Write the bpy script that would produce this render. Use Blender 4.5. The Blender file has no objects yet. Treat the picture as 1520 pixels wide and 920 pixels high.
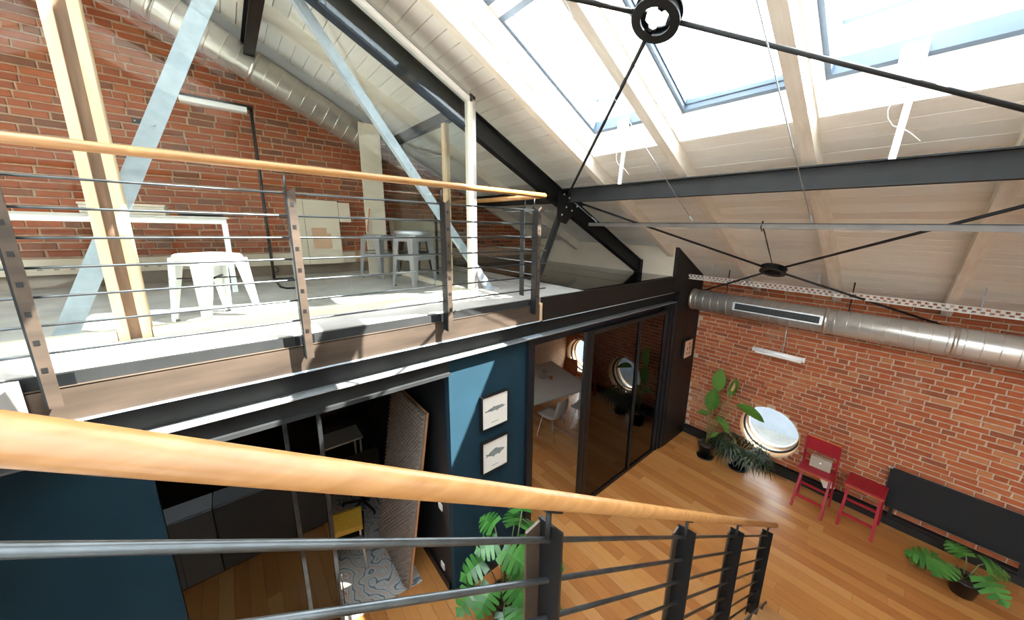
import bpy, math, random
from mathutils import Vector, Matrix
random.seed(7)
C = bpy.context.scene.collection
SC = bpy.context.scene

# ------------------------------------------------------------------ camera
RM = ((0.74973, -0.66134, 0.02302), (-0.12331, -0.17379, -0.97703), (0.65015, 0.72967, -0.21184))  # rows: image right, image down, forward
cam = bpy.data.cameras.new('camera')
cam.sensor_fit = 'HORIZONTAL'; cam.sensor_width = 36.0
cam.lens = 508.78 / 1520 * 36
cam.shift_x = (760 - 793.27) / 1520
cam.shift_y = (448.49 - 460) / 1520
cam.clip_start = 0.02; cam.clip_end = 300
co = bpy.data.objects.new('camera', cam); C.objects.link(co)
rx, dn, fw = (Vector(r) for r in RM)
M = Matrix((( rx.x, -dn.x, -fw.x, 0), (rx.y, -dn.y, -fw.y, 0), (rx.z, -dn.z, -fw.z, 4.0), (0, 0, 0, 1)))
co.matrix_world = M
SC.camera = co
# ------------------------------------------------------------------ world, sun, exposure
w = bpy.data.worlds.new('sky'); SC.world = w; w.use_nodes = True
bgn = w.node_tree.nodes['Background']
bgn.inputs[0].default_value = (0.86, 0.93, 1.0, 1); bgn.inputs[1].default_value = 15.0
sun = bpy.data.lights.new('sun', 'SUN'); sun.energy = 66; sun.angle = 0.009; sun.color = (1, 0.95, 0.88)
so = bpy.data.objects.new('sun', sun); C.objects.link(so)
so.location = (8, -10, 15)
so.rotation_euler = Vector((-0.95, 1.0, -1.82)).to_track_quat('-Z', 'Y').to_euler()
SC.view_settings.view_transform = 'Standard'; SC.view_settings.look = 'None'
SC.view_settings.gamma = 1.0; SC.view_settings.use_curve_mapping = False
SC.view_settings.exposure = 0.0
SC.cycles.max_bounces = 14; SC.cycles.diffuse_bounces = 8; SC.cycles.glossy_bounces = 6
SC.cycles.transparent_max_bounces = 24; SC.cycles.transmission_bounces = 8
SC.cycles.sample_clamp_indirect = 12
SC.cycles.use_denoising = True

# ------------------------------------------------------------------ materials
def lin(c):
    if isinstance(c, str):
        c = tuple(int(c[i:i+2], 16) for i in (0, 2, 4))
    return tuple(((v/255)/12.92 if v/255 <= 0.04045 else ((v/255+0.055)/1.055)**2.4) for v in c) + (1,)
MATS = {}
def mat(name, c1, c2=None, scale=8, rough=0.5, metal=0.0, stretch=(1, 1, 1), bump=0.0, ramp=(0.3, 0.7), spec=0.5, detail=4, rnd=None, stain=None):
    """noise between two colours; rnd = extra colours picked per piece (object random + mesh island)"""
    m = bpy.data.materials.new(name); m.use_nodes = True
    nt = m.node_tree; N = nt.nodes; L = nt.links
    b = N['Principled BSDF']
    b.inputs['Roughness'].default_value = rough; b.inputs['Metallic'].default_value = metal
    b.inputs['Specular IOR Level'].default_value = spec
    b.inputs['Base Color'].default_value = lin(c1)
    if c2 or bump or rnd:
        tc = N.new('ShaderNodeTexCoord'); mp = N.new('ShaderNodeMapping'); mp.inputs['Scale'].default_value = stretch
        L.new(tc.outputs['Object'], mp.inputs['Vector'])
        nz = N.new('ShaderNodeTexNoise'); nz.inputs['Scale'].default_value = scale; nz.inputs['Detail'].default_value = detail
        vec = mp.outputs['Vector']
        fr = None
        if rnd:
            oi = N.new('ShaderNodeObjectInfo'); ge = N.new('ShaderNodeNewGeometry')
            ad = N.new('ShaderNodeMath'); ad.operation = 'ADD'
            L.new(oi.outputs['Random'], ad.inputs[0]); L.new(ge.outputs['Random Per Island'], ad.inputs[1])
            f = N.new('ShaderNodeMath'); f.operation = 'FRACT'; L.new(ad.outputs[0], f.inputs[0]); fr = f.outputs[0]
            sc = N.new('ShaderNodeVectorMath'); sc.operation = 'SCALE'; sc.inputs[0].default_value = (37, 91, 53); L.new(fr, sc.inputs['Scale'])
            av = N.new('ShaderNodeVectorMath'); av.operation = 'ADD'; L.new(vec, av.inputs[0]); L.new(sc.outputs[0], av.inputs[1]); vec = av.outputs[0]
        L.new(vec, nz.inputs['Vector'])
        cr = N.new('ShaderNodeValToRGB')
        cr.color_ramp.elements[0].position = ramp[0]; cr.color_ramp.elements[1].position = ramp[1]
        cr.color_ramp.elements[0].color = lin(c1); cr.color_ramp.elements[1].color = lin(c2 or c1)
        L.new(nz.outputs['Fac'], cr.inputs[0]); col = cr.outputs[0]
        if rnd:
            r2 = N.new('ShaderNodeValToRGB'); r2.color_ramp.interpolation = 'CONSTANT'
            els = r2.color_ramp.elements
            while len(els) < len(rnd): els.new(0.5)
            for i, cc in enumerate(rnd):
                els[i].position = i/len(rnd); els[i].color = lin(cc)
            L.new(fr, r2.inputs[0])
            mx = N.new('ShaderNodeMix'); mx.data_type = 'RGBA'; mx.blend_type = 'MIX'; mx.inputs['Factor'].default_value = 0.6
            L.new(col, mx.inputs['A']); L.new(r2.outputs[0], mx.inputs['B']); col = mx.outputs['Result']
        if stain:
            gp = N.new('ShaderNodeNewGeometry'); n2 = N.new('ShaderNodeTexNoise'); n2.inputs['Scale'].default_value = stain[1]; n2.inputs['Detail'].default_value = 6
            L.new(gp.outputs['Position'], n2.inputs['Vector'])
            r3 = N.new('ShaderNodeMapRange'); r3.inputs[1].default_value = stain[2]; r3.inputs[2].default_value = stain[3]; r3.inputs[4].default_value = stain[4]
            L.new(n2.outputs['Fac'], r3.inputs[0])
            m3 = N.new('ShaderNodeMix'); m3.data_type = 'RGBA'; L.new(r3.outputs[0], m3.inputs['Factor']); L.new(col, m3.inputs['A']); m3.inputs['B'].default_value = lin(stain[0]); col = m3.outputs['Result']
        L.new(col, b.inputs['Base Color'])
        if bump:
            bp = N.new('ShaderNodeBump'); bp.inputs['Strength'].default_value = bump; bp.inputs['Distance'].default_value = 0.01
            L.new(nz.outputs['Fac'], bp.inputs['Height']); L.new(bp.outputs[0], b.inputs['Normal'])
    MATS[name] = m
    return m
def glass(name, tint, refl=1.0, ior=1.5, rough=0.0):
    m = bpy.data.materials.new(name); m.use_nodes = True
    nt = m.node_tree; N = nt.nodes; L = nt.links
    N.remove(N['Principled BSDF']); out = N['Material Output']
    tr = N.new('ShaderNodeBsdfTransparent'); tr.inputs[0].default_value = lin(tint)
    gl = N.new('ShaderNodeBsdfGlossy'); gl.inputs['Roughness'].default_value = rough
    ge = N.new('ShaderNodeNewGeometry'); dt = N.new('ShaderNodeVectorMath'); dt.operation = 'DOT_PRODUCT'
    L.new(ge.outputs['Incoming'], dt.inputs[0]); L.new(ge.outputs['Normal'], dt.inputs[1])
    ab = N.new('ShaderNodeMath'); ab.operation = 'ABSOLUTE'; L.new(dt.outputs['Value'], ab.inputs[0])
    om = N.new('ShaderNodeMath'); om.operation = 'SUBTRACT'; om.inputs[0].default_value = 1; L.new(ab.outputs[0], om.inputs[1])
    pw = N.new('ShaderNodeMath'); pw.operation = 'POWER'; pw.inputs[1].default_value = 5; L.new(om.outputs[0], pw.inputs[0])
    mu = N.new('ShaderNodeMath'); mu.operation = 'MULTIPLY_ADD'; mu.use_clamp = True
    mu.inputs[1].default_value = 0.96*refl; mu.inputs[2].default_value = 0.04*refl; L.new(pw.outputs[0], mu.inputs[0])
    mx = N.new('ShaderNodeMixShader'); L.new(mu.outputs[0], mx.inputs[0]); L.new(tr.outputs[0], mx.inputs[1]); L.new(gl.outputs[0], mx.inputs[2])
    L.new(mx.outputs[0], out.inputs[0]); MATS[name] = m
    return m
brickm = mat('brick', 'a85c34', '8a4424', 14, 0.9, bump=0.5, stain=('c09c7c', 1.1, 0.55, 0.75, 0.45), rnd=['b06036', '9a4a26', 'aa5830', '9c4e28', 'b66a40', '904626', 'a65a34', '7c4630', 'ae6640', '9e4e2a', 'a8542e', 'b87c50'])
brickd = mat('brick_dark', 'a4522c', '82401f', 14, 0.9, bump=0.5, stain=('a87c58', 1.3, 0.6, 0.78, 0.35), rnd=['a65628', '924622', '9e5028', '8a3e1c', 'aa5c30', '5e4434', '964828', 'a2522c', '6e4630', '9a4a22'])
mortar = mat('mortar', 'c0aa94', 'a8927c', 20, 0.95, bump=0.3)
mortard = mat('mortar_north', 'c2a488', 'a48468', 20, 0.95, bump=0.3)  # slightly browner mortar, used on the north wall
plankm = mat('oak_plank', 'b97f48', '9c6430', 5, 0.36, stretch=(9, 0.7, 1), bump=0.04, ramp=(0.25, 0.75), rnd=['b98048', 'a86c38', 'c28f58', 'a06232', 'b47a42', 'bd884e', '985c2e', 'b07640', 'b88450', 'aa7038'])
boardm = mat('whitewashed_board', 'e9e5db', 'dcd7cb', 4, 0.75, stretch=(6, 0.6, 1), rnd=['eae6dc', 'e3ded2', 'ede9df', 'dcd6ca', 'e7e2d6', 'ebe6db'])
rafterm = mat('whitewashed_timber', 'e8e0d2', 'd8cdbb', 3, 0.7, stretch=(0.5, 8, 3))
whitewood = mat('white_painted_wood', 'efece6', 'e4dfd6', 3, 0.6, stretch=(0.6, 5, 5))
deckm = mat('roof_deck', '2e2822', '241f1a', 6, 0.9)
steelblack = mat('black_steel', '15181a', '0f1112', 6, 0.45, 0.2)
steelgrey = mat('dark_grey_steel', '2c2d2d', '232424', 5, 0.65, 0.1, spec=0.3)
steelbar = mat('grey_steel_bar', '606466', '484b4c', 12, 0.32, 0.85)
rawsteel = mat('raw_steel', '5c4e42', '40362e', 3, 0.5, 0.35, stretch=(0.5, 1, 3), ramp=(0.3, 0.7))
bronze = mat('dark_bronze', '1e1b18', '181613', 3, 0.5, 0.3)
navy = mat('navy_paint', '1b3643', '18313d', 3, 0.75, spec=0.2)
navydk = mat('navy_frame', '161f28', '121a22', 3, 0.4, 0.2)
blackp = mat('black_paint', '111111', '0d0d0d', 3, 0.5)
blackgloss = mat('black_gloss', '1a1917', '141412', 3, 0.08, 0.0, spec=0.6)
galv = mat('galvanised_steel', 'bcc8d2', 'aab6c0', 18, 0.45, 0.25)
alu = mat('aluminium', 'c2c2c0', 'b4b4b2', 6, 0.35, 0.75)
ductm = mat('spiral_duct_metal', 'cfcbc4', 'c0bbb2', 5, 0.3, 0.6)
seamm = mat('duct_seam_metal', 'd9d3c8', None, 5, 0.3, 0.9)
handwood = mat('beech_handrail', 'b0804e', '966636', 3, 0.3, stretch=(1.2, 14, 14), ramp=(0.3, 0.75), bump=0.02)
timber = mat('light_timber', 'dcc09a', 'cbab82', 4, 0.6, stretch=(8, 8, 0.6))
brownpost = mat('brown_weathered_post', '7a6048', '5e4936', 5, 0.7, stretch=(6, 6, 0.7))
concrete = mat('grey_concrete', 'aaa6a0', '949089', 3, 0.6, bump=0.05)
plaster = mat('cream_plaster', 'd9cdb9', 'd2c5b0', 3, 0.85)
whitep = mat('white_paint', 'e8e6e2', None, 4, 0.45)
whitemetal = mat('white_powder_coat', 'efefee', None, 4, 0.3, 0.1)
greymetal = mat('silver_grey_metal', 'b9bec3', 'a9aeb4', 6, 0.3, 0.7)
redp = mat('red_lacquer', '981626', '8c1222', 5, 0.4)
redtrim = mat('worn_red_edge', 'c87a3a', None, 4, 0.5)
leafg = mat('leaf_green', '466f26', '355a1e', 6, 0.35, rnd=['4e7a2a', '3f6824', '587f2e', '3a6020'])
leafm = mat('monstera_green', '3f7530', '2c5a24', 7, 0.28, rnd=['4a8038', '326428', '548a42', '2b5822', '3e7230'])
leafd = mat('dark_palm_green', '2c3a24', '222e1e', 7, 0.4, rnd=['2c3a24', '25331f', '34432a', '2a3a20'])
stemm = mat('stem_green', '7a7a48', '66693c', 8, 0.5)
potb = mat('black_pot', '151515', None, 4, 0.35)
soil = mat('soil', '4a3626', '33251a', 30, 0.95, bump=0.5)
paper = mat('paper', 'e9e4da', 'e2dccf', 3, 0.8)
printink = mat('print_ink', '8c928e', '6d7470', 14, 0.8)
kraft = mat('kraft_tan', 'cfa888', 'c59e7e', 4, 0.8)
cardboard = mat('grey_cardboard', 'a29484', '8e8070', 6, 0.8)
olive = mat('olive_fabric', 'a98f2c', '927a22', 60, 0.9)
foam = mat('grey_foam', '8a7f74', '746a60', 30, 0.95, rough and 1 or 1) if False else mat('grey_foam', '877c72', '72685f', 30, 0.95)
plyedge = mat('plywood_edge', 'c08a5c', None, 4, 0.7)
tabletop = mat('grey_laminate', 'b8b2a8', 'b0aaa0', 3, 0.45)
chairgrey = mat('pale_plastic', 'c4c0b8', None, 4, 0.45)
chrome = mat('chrome', 'c8c8c8', None, 4, 0.18, 0.95)
orangeseat = mat('orange_seat', 'a8562c', '94481f', 8, 0.6)
clearglass = glass('clear_glass', 'f4f7f6', 0.6)
skyglass = glass('skylight_glass', 'f6f9fa', 0.8)
darkglass = glass('dark_tinted_glass', '3a3430', 1.6)
smokeglass = glass('smoked_glass', '303234', 3.2)
frameblue = mat('blue_grey_window_frame', '6f7f90', '647485', 4, 0.45, 0.2)
tanreveal = mat('tan_plaster_reveal', 'd8b48e', 'cca680', 5, 0.85)
street = mat('pale_street', '6a6864', '5c5a56', 2, 0.9)
facade = mat('pale_facade', '6c7076', '62666c', 2, 0.8)
panebl = mat('blue_window_pane', '3c4c5c', None, 3, 0.2)
def rugmat():
    m = mat('marbled_rug', 'aeb0ac', '8e9294', 5, 0.95)
    nt = m.node_tree; N = nt.nodes; L = nt.links; b = N['Principled BSDF']
    tc = N.new('ShaderNodeTexCoord')
    n0 = N.new('ShaderNodeTexNoise'); n0.inputs['Scale'].default_value = 4; L.new(tc.outputs['Object'], n0.inputs['Vector'])
    wv = N.new('ShaderNodeTexWave'); wv.inputs['Scale'].default_value = 1.5; wv.inputs['Distortion'].default_value = 20; wv.inputs['Detail'].default_value = 2; wv.inputs['Detail Scale'].default_value = 1.8
    L.new(tc.outputs['Object'], wv.inputs['Vector'])
    cr = N.new('ShaderNodeValToRGB'); e = cr.color_ramp.elements
    e[0].position = 0; e[0].color = lin('6a7076'); e[1].position = 1; e[1].color = lin('bab9b2')
    for p, c in ((0.03, '767c80'), (0.05, 'aeb0ac'), (0.3, 'bdbcb6'), (0.5, 'a8aaa8'), (0.56, '8c9296'), (0.60, 'b2b2ac'), (0.88, 'b8b7b0'), (0.93, 'b07048'), (0.97, 'b87c54'), (0.985, 'bcbab4')):
        k = e.new(p); k.color = lin(c)
    L.new(wv.outputs['Fac'], cr.inputs[0]); L.new(cr.outputs[0], b.inputs['Base Color'])
    return m
rugm = rugmat()

# ------------------------------------------------------------------ mesh helpers
class MB:
    def __init__(s): s.v = []; s.f = []; s.sm = []
    def add(s, vs, fs, sm=False):
        o = len(s.v); s.v += [tuple(v) for v in vs]; s.f += [tuple(i+o for i in f) for f in fs]; s.sm += [sm]*len(fs); return s
    def hexa(s, p):   # 4 bottom, 4 top
        return s.add(p, [(3, 2, 1, 0), (4, 5, 6, 7), (0, 1, 5, 4), (1, 2, 6, 5), (2, 3, 7, 6), (3, 0, 4, 7)])
    def box(s, x0, x1, y0, y1, z0, z1):
        return s.hexa([(x0, y0, z0), (x1, y0, z0), (x1, y1, z0), (x0, y1, z0), (x0, y0, z1), (x1, y0, z1), (x1, y1, z1), (x0, y1, z1)])
    def bbox(s, x0, x1, y0, y1, z0, z1, c=0.01):   # box with chamfered top/bottom/vertical edges
        ps = []
        for z, i in ((z0, c), (z0+c, 0), (z1-c, 0), (z1, c)):
            a, b, d, e = x0+i, x1-i, y0+i, y1-i; k = c*(1 if i == 0 else 0.6)
            ps.append([(a+k, d, z), (b-k, d, z), (b, d+k, z), (b, e-k, z), (b-k, e, z), (a+k, e, z), (a, e-k, z), (a, d+k, z)])
        return s.loft(ps)
    def loft(s, rings, cap=True, sm=False, closed=True):
        n = len(rings[0]); vs = [p for r in rings for p in r]; fs = []
        for i in range(len(rings)-1):
            for j in range(n if closed else n-1):
                k = (j+1) % n
                fs.append((i*n+j, i*n+k, (i+1)*n+k, (i+1)*n+j))
        o = len(s.v); s.add(vs, fs, sm)
        if cap:
            s.f.append(tuple(o+j for j in reversed(range(n)))); s.f.append(tuple(o+(len(rings)-1)*n+j for j in range(n))); s.sm += [False]*2
        return s
    def tube(s, pts, r, n=10, cap=True, flat=1.0):
        pts = [Vector(p) for p in pts]; rings = []; ref = None
        for i, p in enumerate(pts):
            t = (pts[min(i+1, len(pts)-1)] - pts[max(i-1, 0)]).normalized()
            if ref is None:
                ref = Vector((0, 0, 1)) if abs(t.z) < 0.9 else Vector((1, 0, 0))
            u = (ref - t*ref.dot(t)).normalized(); ref = u; q = t.cross(u)
            rr = r[i] if isinstance(r, (list, tuple)) else r
            rings.append([p + u*(rr*math.cos(2*math.pi*k/n)) + q*(rr*flat*math.sin(2*math.pi*k/n)) for k in range(n)])
        return s.loft(rings, cap, True)
    def bar(s, p0, p1, a, b, up=(0, 0, 1)):   # rectangular bar, a across, b along up
        p0 = Vector(p0); p1 = Vector(p1); t = (p1-p0).normalized(); up = Vector(up)
        u = (up - t*up.dot(t)).normalized(); q = t.cross(u)
        ps = []
        for p in (p0, p1):
            ps += [p-q*a/2-u*b/2, p+q*a/2-u*b/2, p+q*a/2+u*b/2, p-q*a/2+u*b/2]
        return s.hexa(ps)
    def lathe(s, prof, c=(0, 0, 0), n=24, cap=True):
        rings = [[(c[0]+r*math.cos(2*math.pi*k/n), c[1]+r*math.sin(2*math.pi*k/n), c[2]+z) for k in range(n)] for r, z in prof]
        return s.loft(rings, cap, True)
    def prism(s, poly, ex):
        ex = Vector(ex); n = len(poly); a = [Vector(p) for p in poly]
        s.add([*a, *[p+ex for p in a]], [tuple(reversed(range(n))), tuple(range(n, 2*n))] + [(i, (i+1) % n, (i+1) % n+n, i+n) for i in range(n)])
        return s
    def xf(s, mtx):
        s.v = [tuple(mtx @ Vector(v)) for v in s.v]; return s
    def mesh(s, name, m, org=(0, 0, 0)):
        me = bpy.data.meshes.new(name)
        me.from_pydata([(v[0]-org[0], v[1]-org[1], v[2]-org[2]) for v in s.v], [], s.f)
        me.materials.append(m); me.polygons.foreach_set('use_smooth', s.sm)
        me.validate()
        return me
WL = {}
def fixnormals(me):
    import bmesh
    b = bmesh.new(); b.from_mesh(me); bmesh.ops.recalc_face_normals(b, faces=b.faces); b.to_mesh(me); b.free()
def props(o, label=None, cat=None, group=None, kind=None):
    for k, v in (('label', label), ('category', cat), ('group', group), ('kind', kind)):
        if v: o[k] = v
    return o
def thing(name, label, cat, loc=(0, 0, 0), rz=0, group=None, kind=None):
    o = bpy.data.objects.new(name, None); C.objects.link(o); o.empty_display_size = 0.1
    o.location = loc; o.rotation_euler = (0, 0, rz); WL[o.name] = tuple(loc)
    return props(o, label, cat, group, kind)
def part(name, mb, m, parent, local=False, label=None, kind=None):
    org = (0, 0, 0) if local else WL[parent.name]
    me = mb.mesh(name, m, org); fixnormals(me)
    o = bpy.data.objects.new(name, me); C.objects.link(o); o.parent = parent; WL[o.name] = org
    return props(o, label, None, None, kind)
def solo(name, mb, m, label, cat, group=None, kind=None):
    xs, ys, zs = zip(*mb.v); org = ((min(xs)+max(xs))/2, (min(ys)+max(ys))/2, min(zs))
    me = mb.mesh(name, m, org); fixnormals(me)
    o = bpy.data.objects.new(name, me); C.objects.link(o); o.location = org; WL[o.name] = org
    return props(o, label, cat, group, kind)
def struct(name, mb, m):
    return solo(name, mb, m, None, None, None, 'structure')
def shared(name, me, parent, loc, rot=(0, 0, 0)):
    o = bpy.data.objects.new(name, me); C.objects.link(o); o.parent = parent
    pl = WL[parent.name]; o.location = (loc[0]-pl[0], loc[1]-pl[1], loc[2]-pl[2]); o.rotation_euler = rot
    return o
def dup(root, loc, rz=0, label=None):
    r = root.copy(); C.objects.link(r); r.location = loc; r.rotation_euler = (0, 0, rz)
    if label: r['label'] = label
    for ch in list(root.children):
        c = ch.copy(); C.objects.link(c); c.parent = r
        for g in list(ch.children):
            d = g.copy(); C.objects.link(d); d.parent = c
    return r
def view(p):   # depth and image position, only to choose which pieces show largest
    d = Vector(p) - Vector((0, 0, 4)); z = d.dot(fw)
    if z < 0.1: return 0, -9, -9
    return z, d.dot(rx)/z, d.dot(dn)/z
def shows(p):
    z, a, b = view(p)
    return z if (z > 0.1 and -1.6 < a < 1.47 and -0.93 < b < 0.97) else 0

# ------------------------------------------------------------------ roof geometry
RX = -1.6
def g(x): return 7.071 - 0.492*abs(x-RX)          # underside of the rafters
def sb(mb, x0, x1, y0, y1, d0, d1):
    return mb.hexa([(x0, y0, g(x0)+d0), (x1, y0, g(x1)+d0), (x1, y1, g(x1)+d0), (x0, y1, g(x0)+d0), (x0, y0, g(x0)+d1), (x1, y0, g(x1)+d1), (x1, y1, g(x1)+d1), (x0, y1, g(x0)+d1)])
XE, XW = 6.6, 2*RX-6.6
YN, YS = 6.05, -5.0
ZM = 3.256
RY = [2.79-1.03*k for k in range(8)][::-1] + [3.83, 4.87, 5.9]
DB = 0.16
ROWS = [(0.55, 1.85), (1.95, 3.31)]
ceiling = thing('ceiling', None, None, (0, 0, 0), kind='structure')
decks = MB(); boards = []
edges = [YS] + RY + [YN+0.3]
FILL_RIDGE = (-1.40, 0.34)  # unseen ridge skylights, added for fill light and glass reflections
FILL_WEST_ROWS = [(-1.35, 0.25), (0.45, 2.05), (2.25, 3.85)]  # west-slope skylights out of view, added to let in more fill light
def rows(i, side):
    if not 1 <= i <= len(edges)-2 or edges[i] < -4.5: return []
    k = round((2.79-edges[i+1])/1.03)
    if side == -1: return FILL_WEST_ROWS if k >= -1 else []
    if k < 0: return []
    return [FILL_RIDGE] + (ROWS if k in (0, 1) else ROWS[1:] if k == 2 else [])
for i in range(len(edges)-1):
    ya = edges[i] + (0.045 if i else 0); yb = edges[i+1] - (0.045 if i < len(edges)-2 else 0)
    for side in (1, -1):
        segs = [(RX, XE+0.5)]
        if rows(i, side):
            segs = []; a = RX; rw = rows(i, side)
            if side == 1 and len(rw) == 3: sb(decks, 1.85, 1.95, ya, yb, 0.40, 0.45); rw = [rw[0], (rw[1][0], rw[2][1])]
            for r in rw:
                segs.append((a, r[0])); a = r[1]
            segs.append((a, XE+0.5))
        for s0, s1 in segs:
            x0, x1 = (s0, s1) if side == 1 else (2*RX-s1, 2*RX-s0)
            sb(decks, x0, x1, ya, yb, DB+0.022, 0.45)
            if side == 1 and s0 < XE:
                n = max(1, round((min(s1, XE)-s0)/0.124)); st = (min(s1, XE)-s0)/n
                for k in range(n):
                    boards.append((s0+k*st+0.004, s0+(k+1)*st-0.004, ya, min(yb, YN)))
            elif side == -1:
                sb(decks, x0, x1, ya, yb, DB, DB+0.022)
for y in RY: 
    sb(decks, RX, XE+0.5, y-0.045, y+0.045, DB, 0.45); sb(decks, XW-0.5, RX, y-0.045, y+0.045, DB, 0.45)
part('roof_deck', decks, whitewood, ceiling)
scored = []
for b in boards:
    c = ((b[0]+b[1])/2, (b[2]+b[3])/2, g((b[0]+b[1])/2)+DB); z = shows(c)
    scored.append((-(b[3]-b[2])/z**2 if z else 0, b))
scored.sort(key=lambda t: t[0])
bcache = {}; rest = MB()
for k, (s, b) in enumerate(scored):
    w_, l_ = round(b[1]-b[0], 4), round(b[3]-b[2], 3)
    if k < 300 and s < 0:
        if (w_, l_) not in bcache:
            t = MB(); h = 0.492*w_/2
            t.hexa([(-w_/2, -l_/2, h), (w_/2, -l_/2, -h), (w_/2, l_/2, -h), (-w_/2, l_/2, h), (-w_/2, -l_/2, h+0.02), (w_/2, -l_/2, -h+0.02), (w_/2, l_/2, -h+0.02), (-w_/2, l_/2, h+0.02)])
            bcache[(w_, l_)] = t.mesh('board', boardm)
        xc = (b[0]+b[1])/2
        shared('board', bcache[(w_, l_)], ceiling, (xc, (b[2]+b[3])/2, g(xc)+DB+random.uniform(0, 0.0015)))
    else:
        sb(rest, *b, DB, DB+0.02)
part('boards', rest, boardm, ceiling, kind='stuff')
gaps = MB()
for side in (1,):
    for i in range(len(edges)-1):
        segs = []; a = RX
        rw = rows(i, 1)
        if len(rw) == 3: rw = [rw[0], (rw[1][0], rw[2][1])]
        for r in rw:
            segs.append((a, r[0]-0.01)); a = r[1]+0.01
        segs.append((a, XE))
        for s0, s1 in segs:
            sb(gaps, s0, s1, edges[i], min(edges[i+1], YN), DB+0.0202, DB+0.0215)
part('board_backing', gaps, deckm, ceiling)
for y in RY:
    for x0, x1 in ((RX, 3.53), (3.53, XE-0.02), (XW, RX)):
        part('rafter', sb(MB(), x0, x1, y-0.045, y+0.045, 0, DB), rafterm if y < 5.5 else MATS['galvanised_steel'] and mat('grey_painted_timber', 'a9adb2', 'a0a4a9', 3, 0.7) if x0 == RX and y > 5.5 else rafterm, ceiling)

# skylights
def skylight(n, x0, x1, y0, y1, opened, actuator, lo=True, hi=True):
    t = thing('window_%d' % n, None, None, ((x0+x1)/2, (y0+y1)/2, g((x0+x1)/2)+0.3), kind='structure')
    for d0, d1 in ((DB, 0.295), (0.30, 0.44)):
        xa, xb = x0-(0 if lo else .049), x1+(0 if hi else .049); dd = min(d1, .44 if lo and hi else .398)
        part('lining_board', sb(MB(), xa, xb, y0, y0+0.012, d0, dd), whitewood, t)
        part('lining_board', sb(MB(), xa, xb, y1-0.012, y1, d0, dd), whitewood, t)
        if lo: part('lining_board', sb(MB(), x0, x0+0.012, y0+0.012, y1-0.012, d0, d1), whitewood, t)
        if hi: part('lining_board', sb(MB(), x1-0.012, x1, y0+0.012, y1-0.012, d0, d1), whitewood, t)
    f = MB(); wd = 0.045; ft = 0.50 if opened else 0.435
    sb(f, x0, x1, y0, y0+wd, 0.40, ft); sb(f, x0, x1, y1-wd, y1, 0.40, ft)
    sb(f, x0, x0+wd, y0+wd, y1-wd, 0.40, ft); sb(f, x1-wd, x1, y0+wd, y1-wd, 0.40, ft)
    part('frame', f, frameblue, t)
    tilt = 0.14 if opened else 0.0
    def q(x, y, d): return (x, y, g(x)+d+tilt*(x-x0))
    def tb(mb, a, b, c, e, d0, d1):
        return mb.hexa([q(a, c, d0), q(b, c, d0), q(b, e, d0), q(a, e, d0), q(a, c, d1), q(b, c, d1), q(b, e, d1), q(a, e, d1)])
    s = MB(); w2 = 0.055; sa_, sb_ = ft+.004, ft+.05
    tb(s, x0+.01, x1-.01, y0+.01, y0+w2, sa_, sb_); tb(s, x0+.01, x1-.01, y1-w2, y1-.01, sa_, sb_)
    tb(s, x0+.01, x0+w2, y0+w2, y1-w2, sa_, sb_); tb(s, x1-w2, x1-.01, y0+w2, y1-w2, sa_, sb_)
    sa = part('sash', s, frameblue, t)
    part('pane', tb(MB(), x0+w2, x1-w2, y0+w2, y1-w2, ft+.02, ft+.028), skyglass, sa)
    if actuator:
        yc = (y0+y1)/2; xa = x1-0.05
        a = MB(); a.bar((xa, yc, g(xa)+0.46), (xa-0.02, yc+0.03, g(xa)-0.20), 0.035, 0.022, (1, 0, 0))
        ac = part('chain_opener', a, whitemetal, t)
        a = MB(); a.box(xa-0.03, xa-0.005, yc-0.02, yc+0.10, g(xa)+0.22, g(xa)+0.44)
        part('motor_housing', a, whitemetal, ac)
        a = MB(); a.tube([(xa-0.02, yc+0.1*math.sin(k*0.5), g(xa)+0.25-0.05*k*(1 if k < 6 else 0.9)) for k in range(9)], 0.003, 5)
        part('cable', a, whitep, ac)
    return t
n = 1
for i in range(len(edges)-2, 0, -1):
    ya = edges[i]+0.045; yb = edges[i+1]-0.045
    for (x0, x1) in rows(i, 1):
        k = round((2.79-edges[i+1])/1.03); op = x0 > 1.9 and k in (0, 2)
        skylight(n, x0, x1, ya, yb, op, op, not (k in (0, 1) and x0 > 1.9), not (k in (0, 1) and 0.5 < x0 < 1.9)); n += 1
    for (x0, x1) in rows(i, -1):
        a, b = 2*RX-x1, 2*RX-x0
        t = thing('window_%d' % n, None, None, ((a+b)/2, (ya+yb)/2, g(a)+0.4), kind='structure'); n += 1
        f = MB(); sb(f, a, b, ya, ya+.05, .4, .5); sb(f, a, b, yb-.05, yb, .4, .5); sb(f, a, a+.05, ya+.05, yb-.05, .4, .5); sb(f, b-.05, b, ya+.05, yb-.05, .4, .5)
        part('frame', f, frameblue, t); part('pane', sb(MB(), a+.05, b-.05, ya+.05, yb-.05, .45, .458), skyglass, t)

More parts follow.
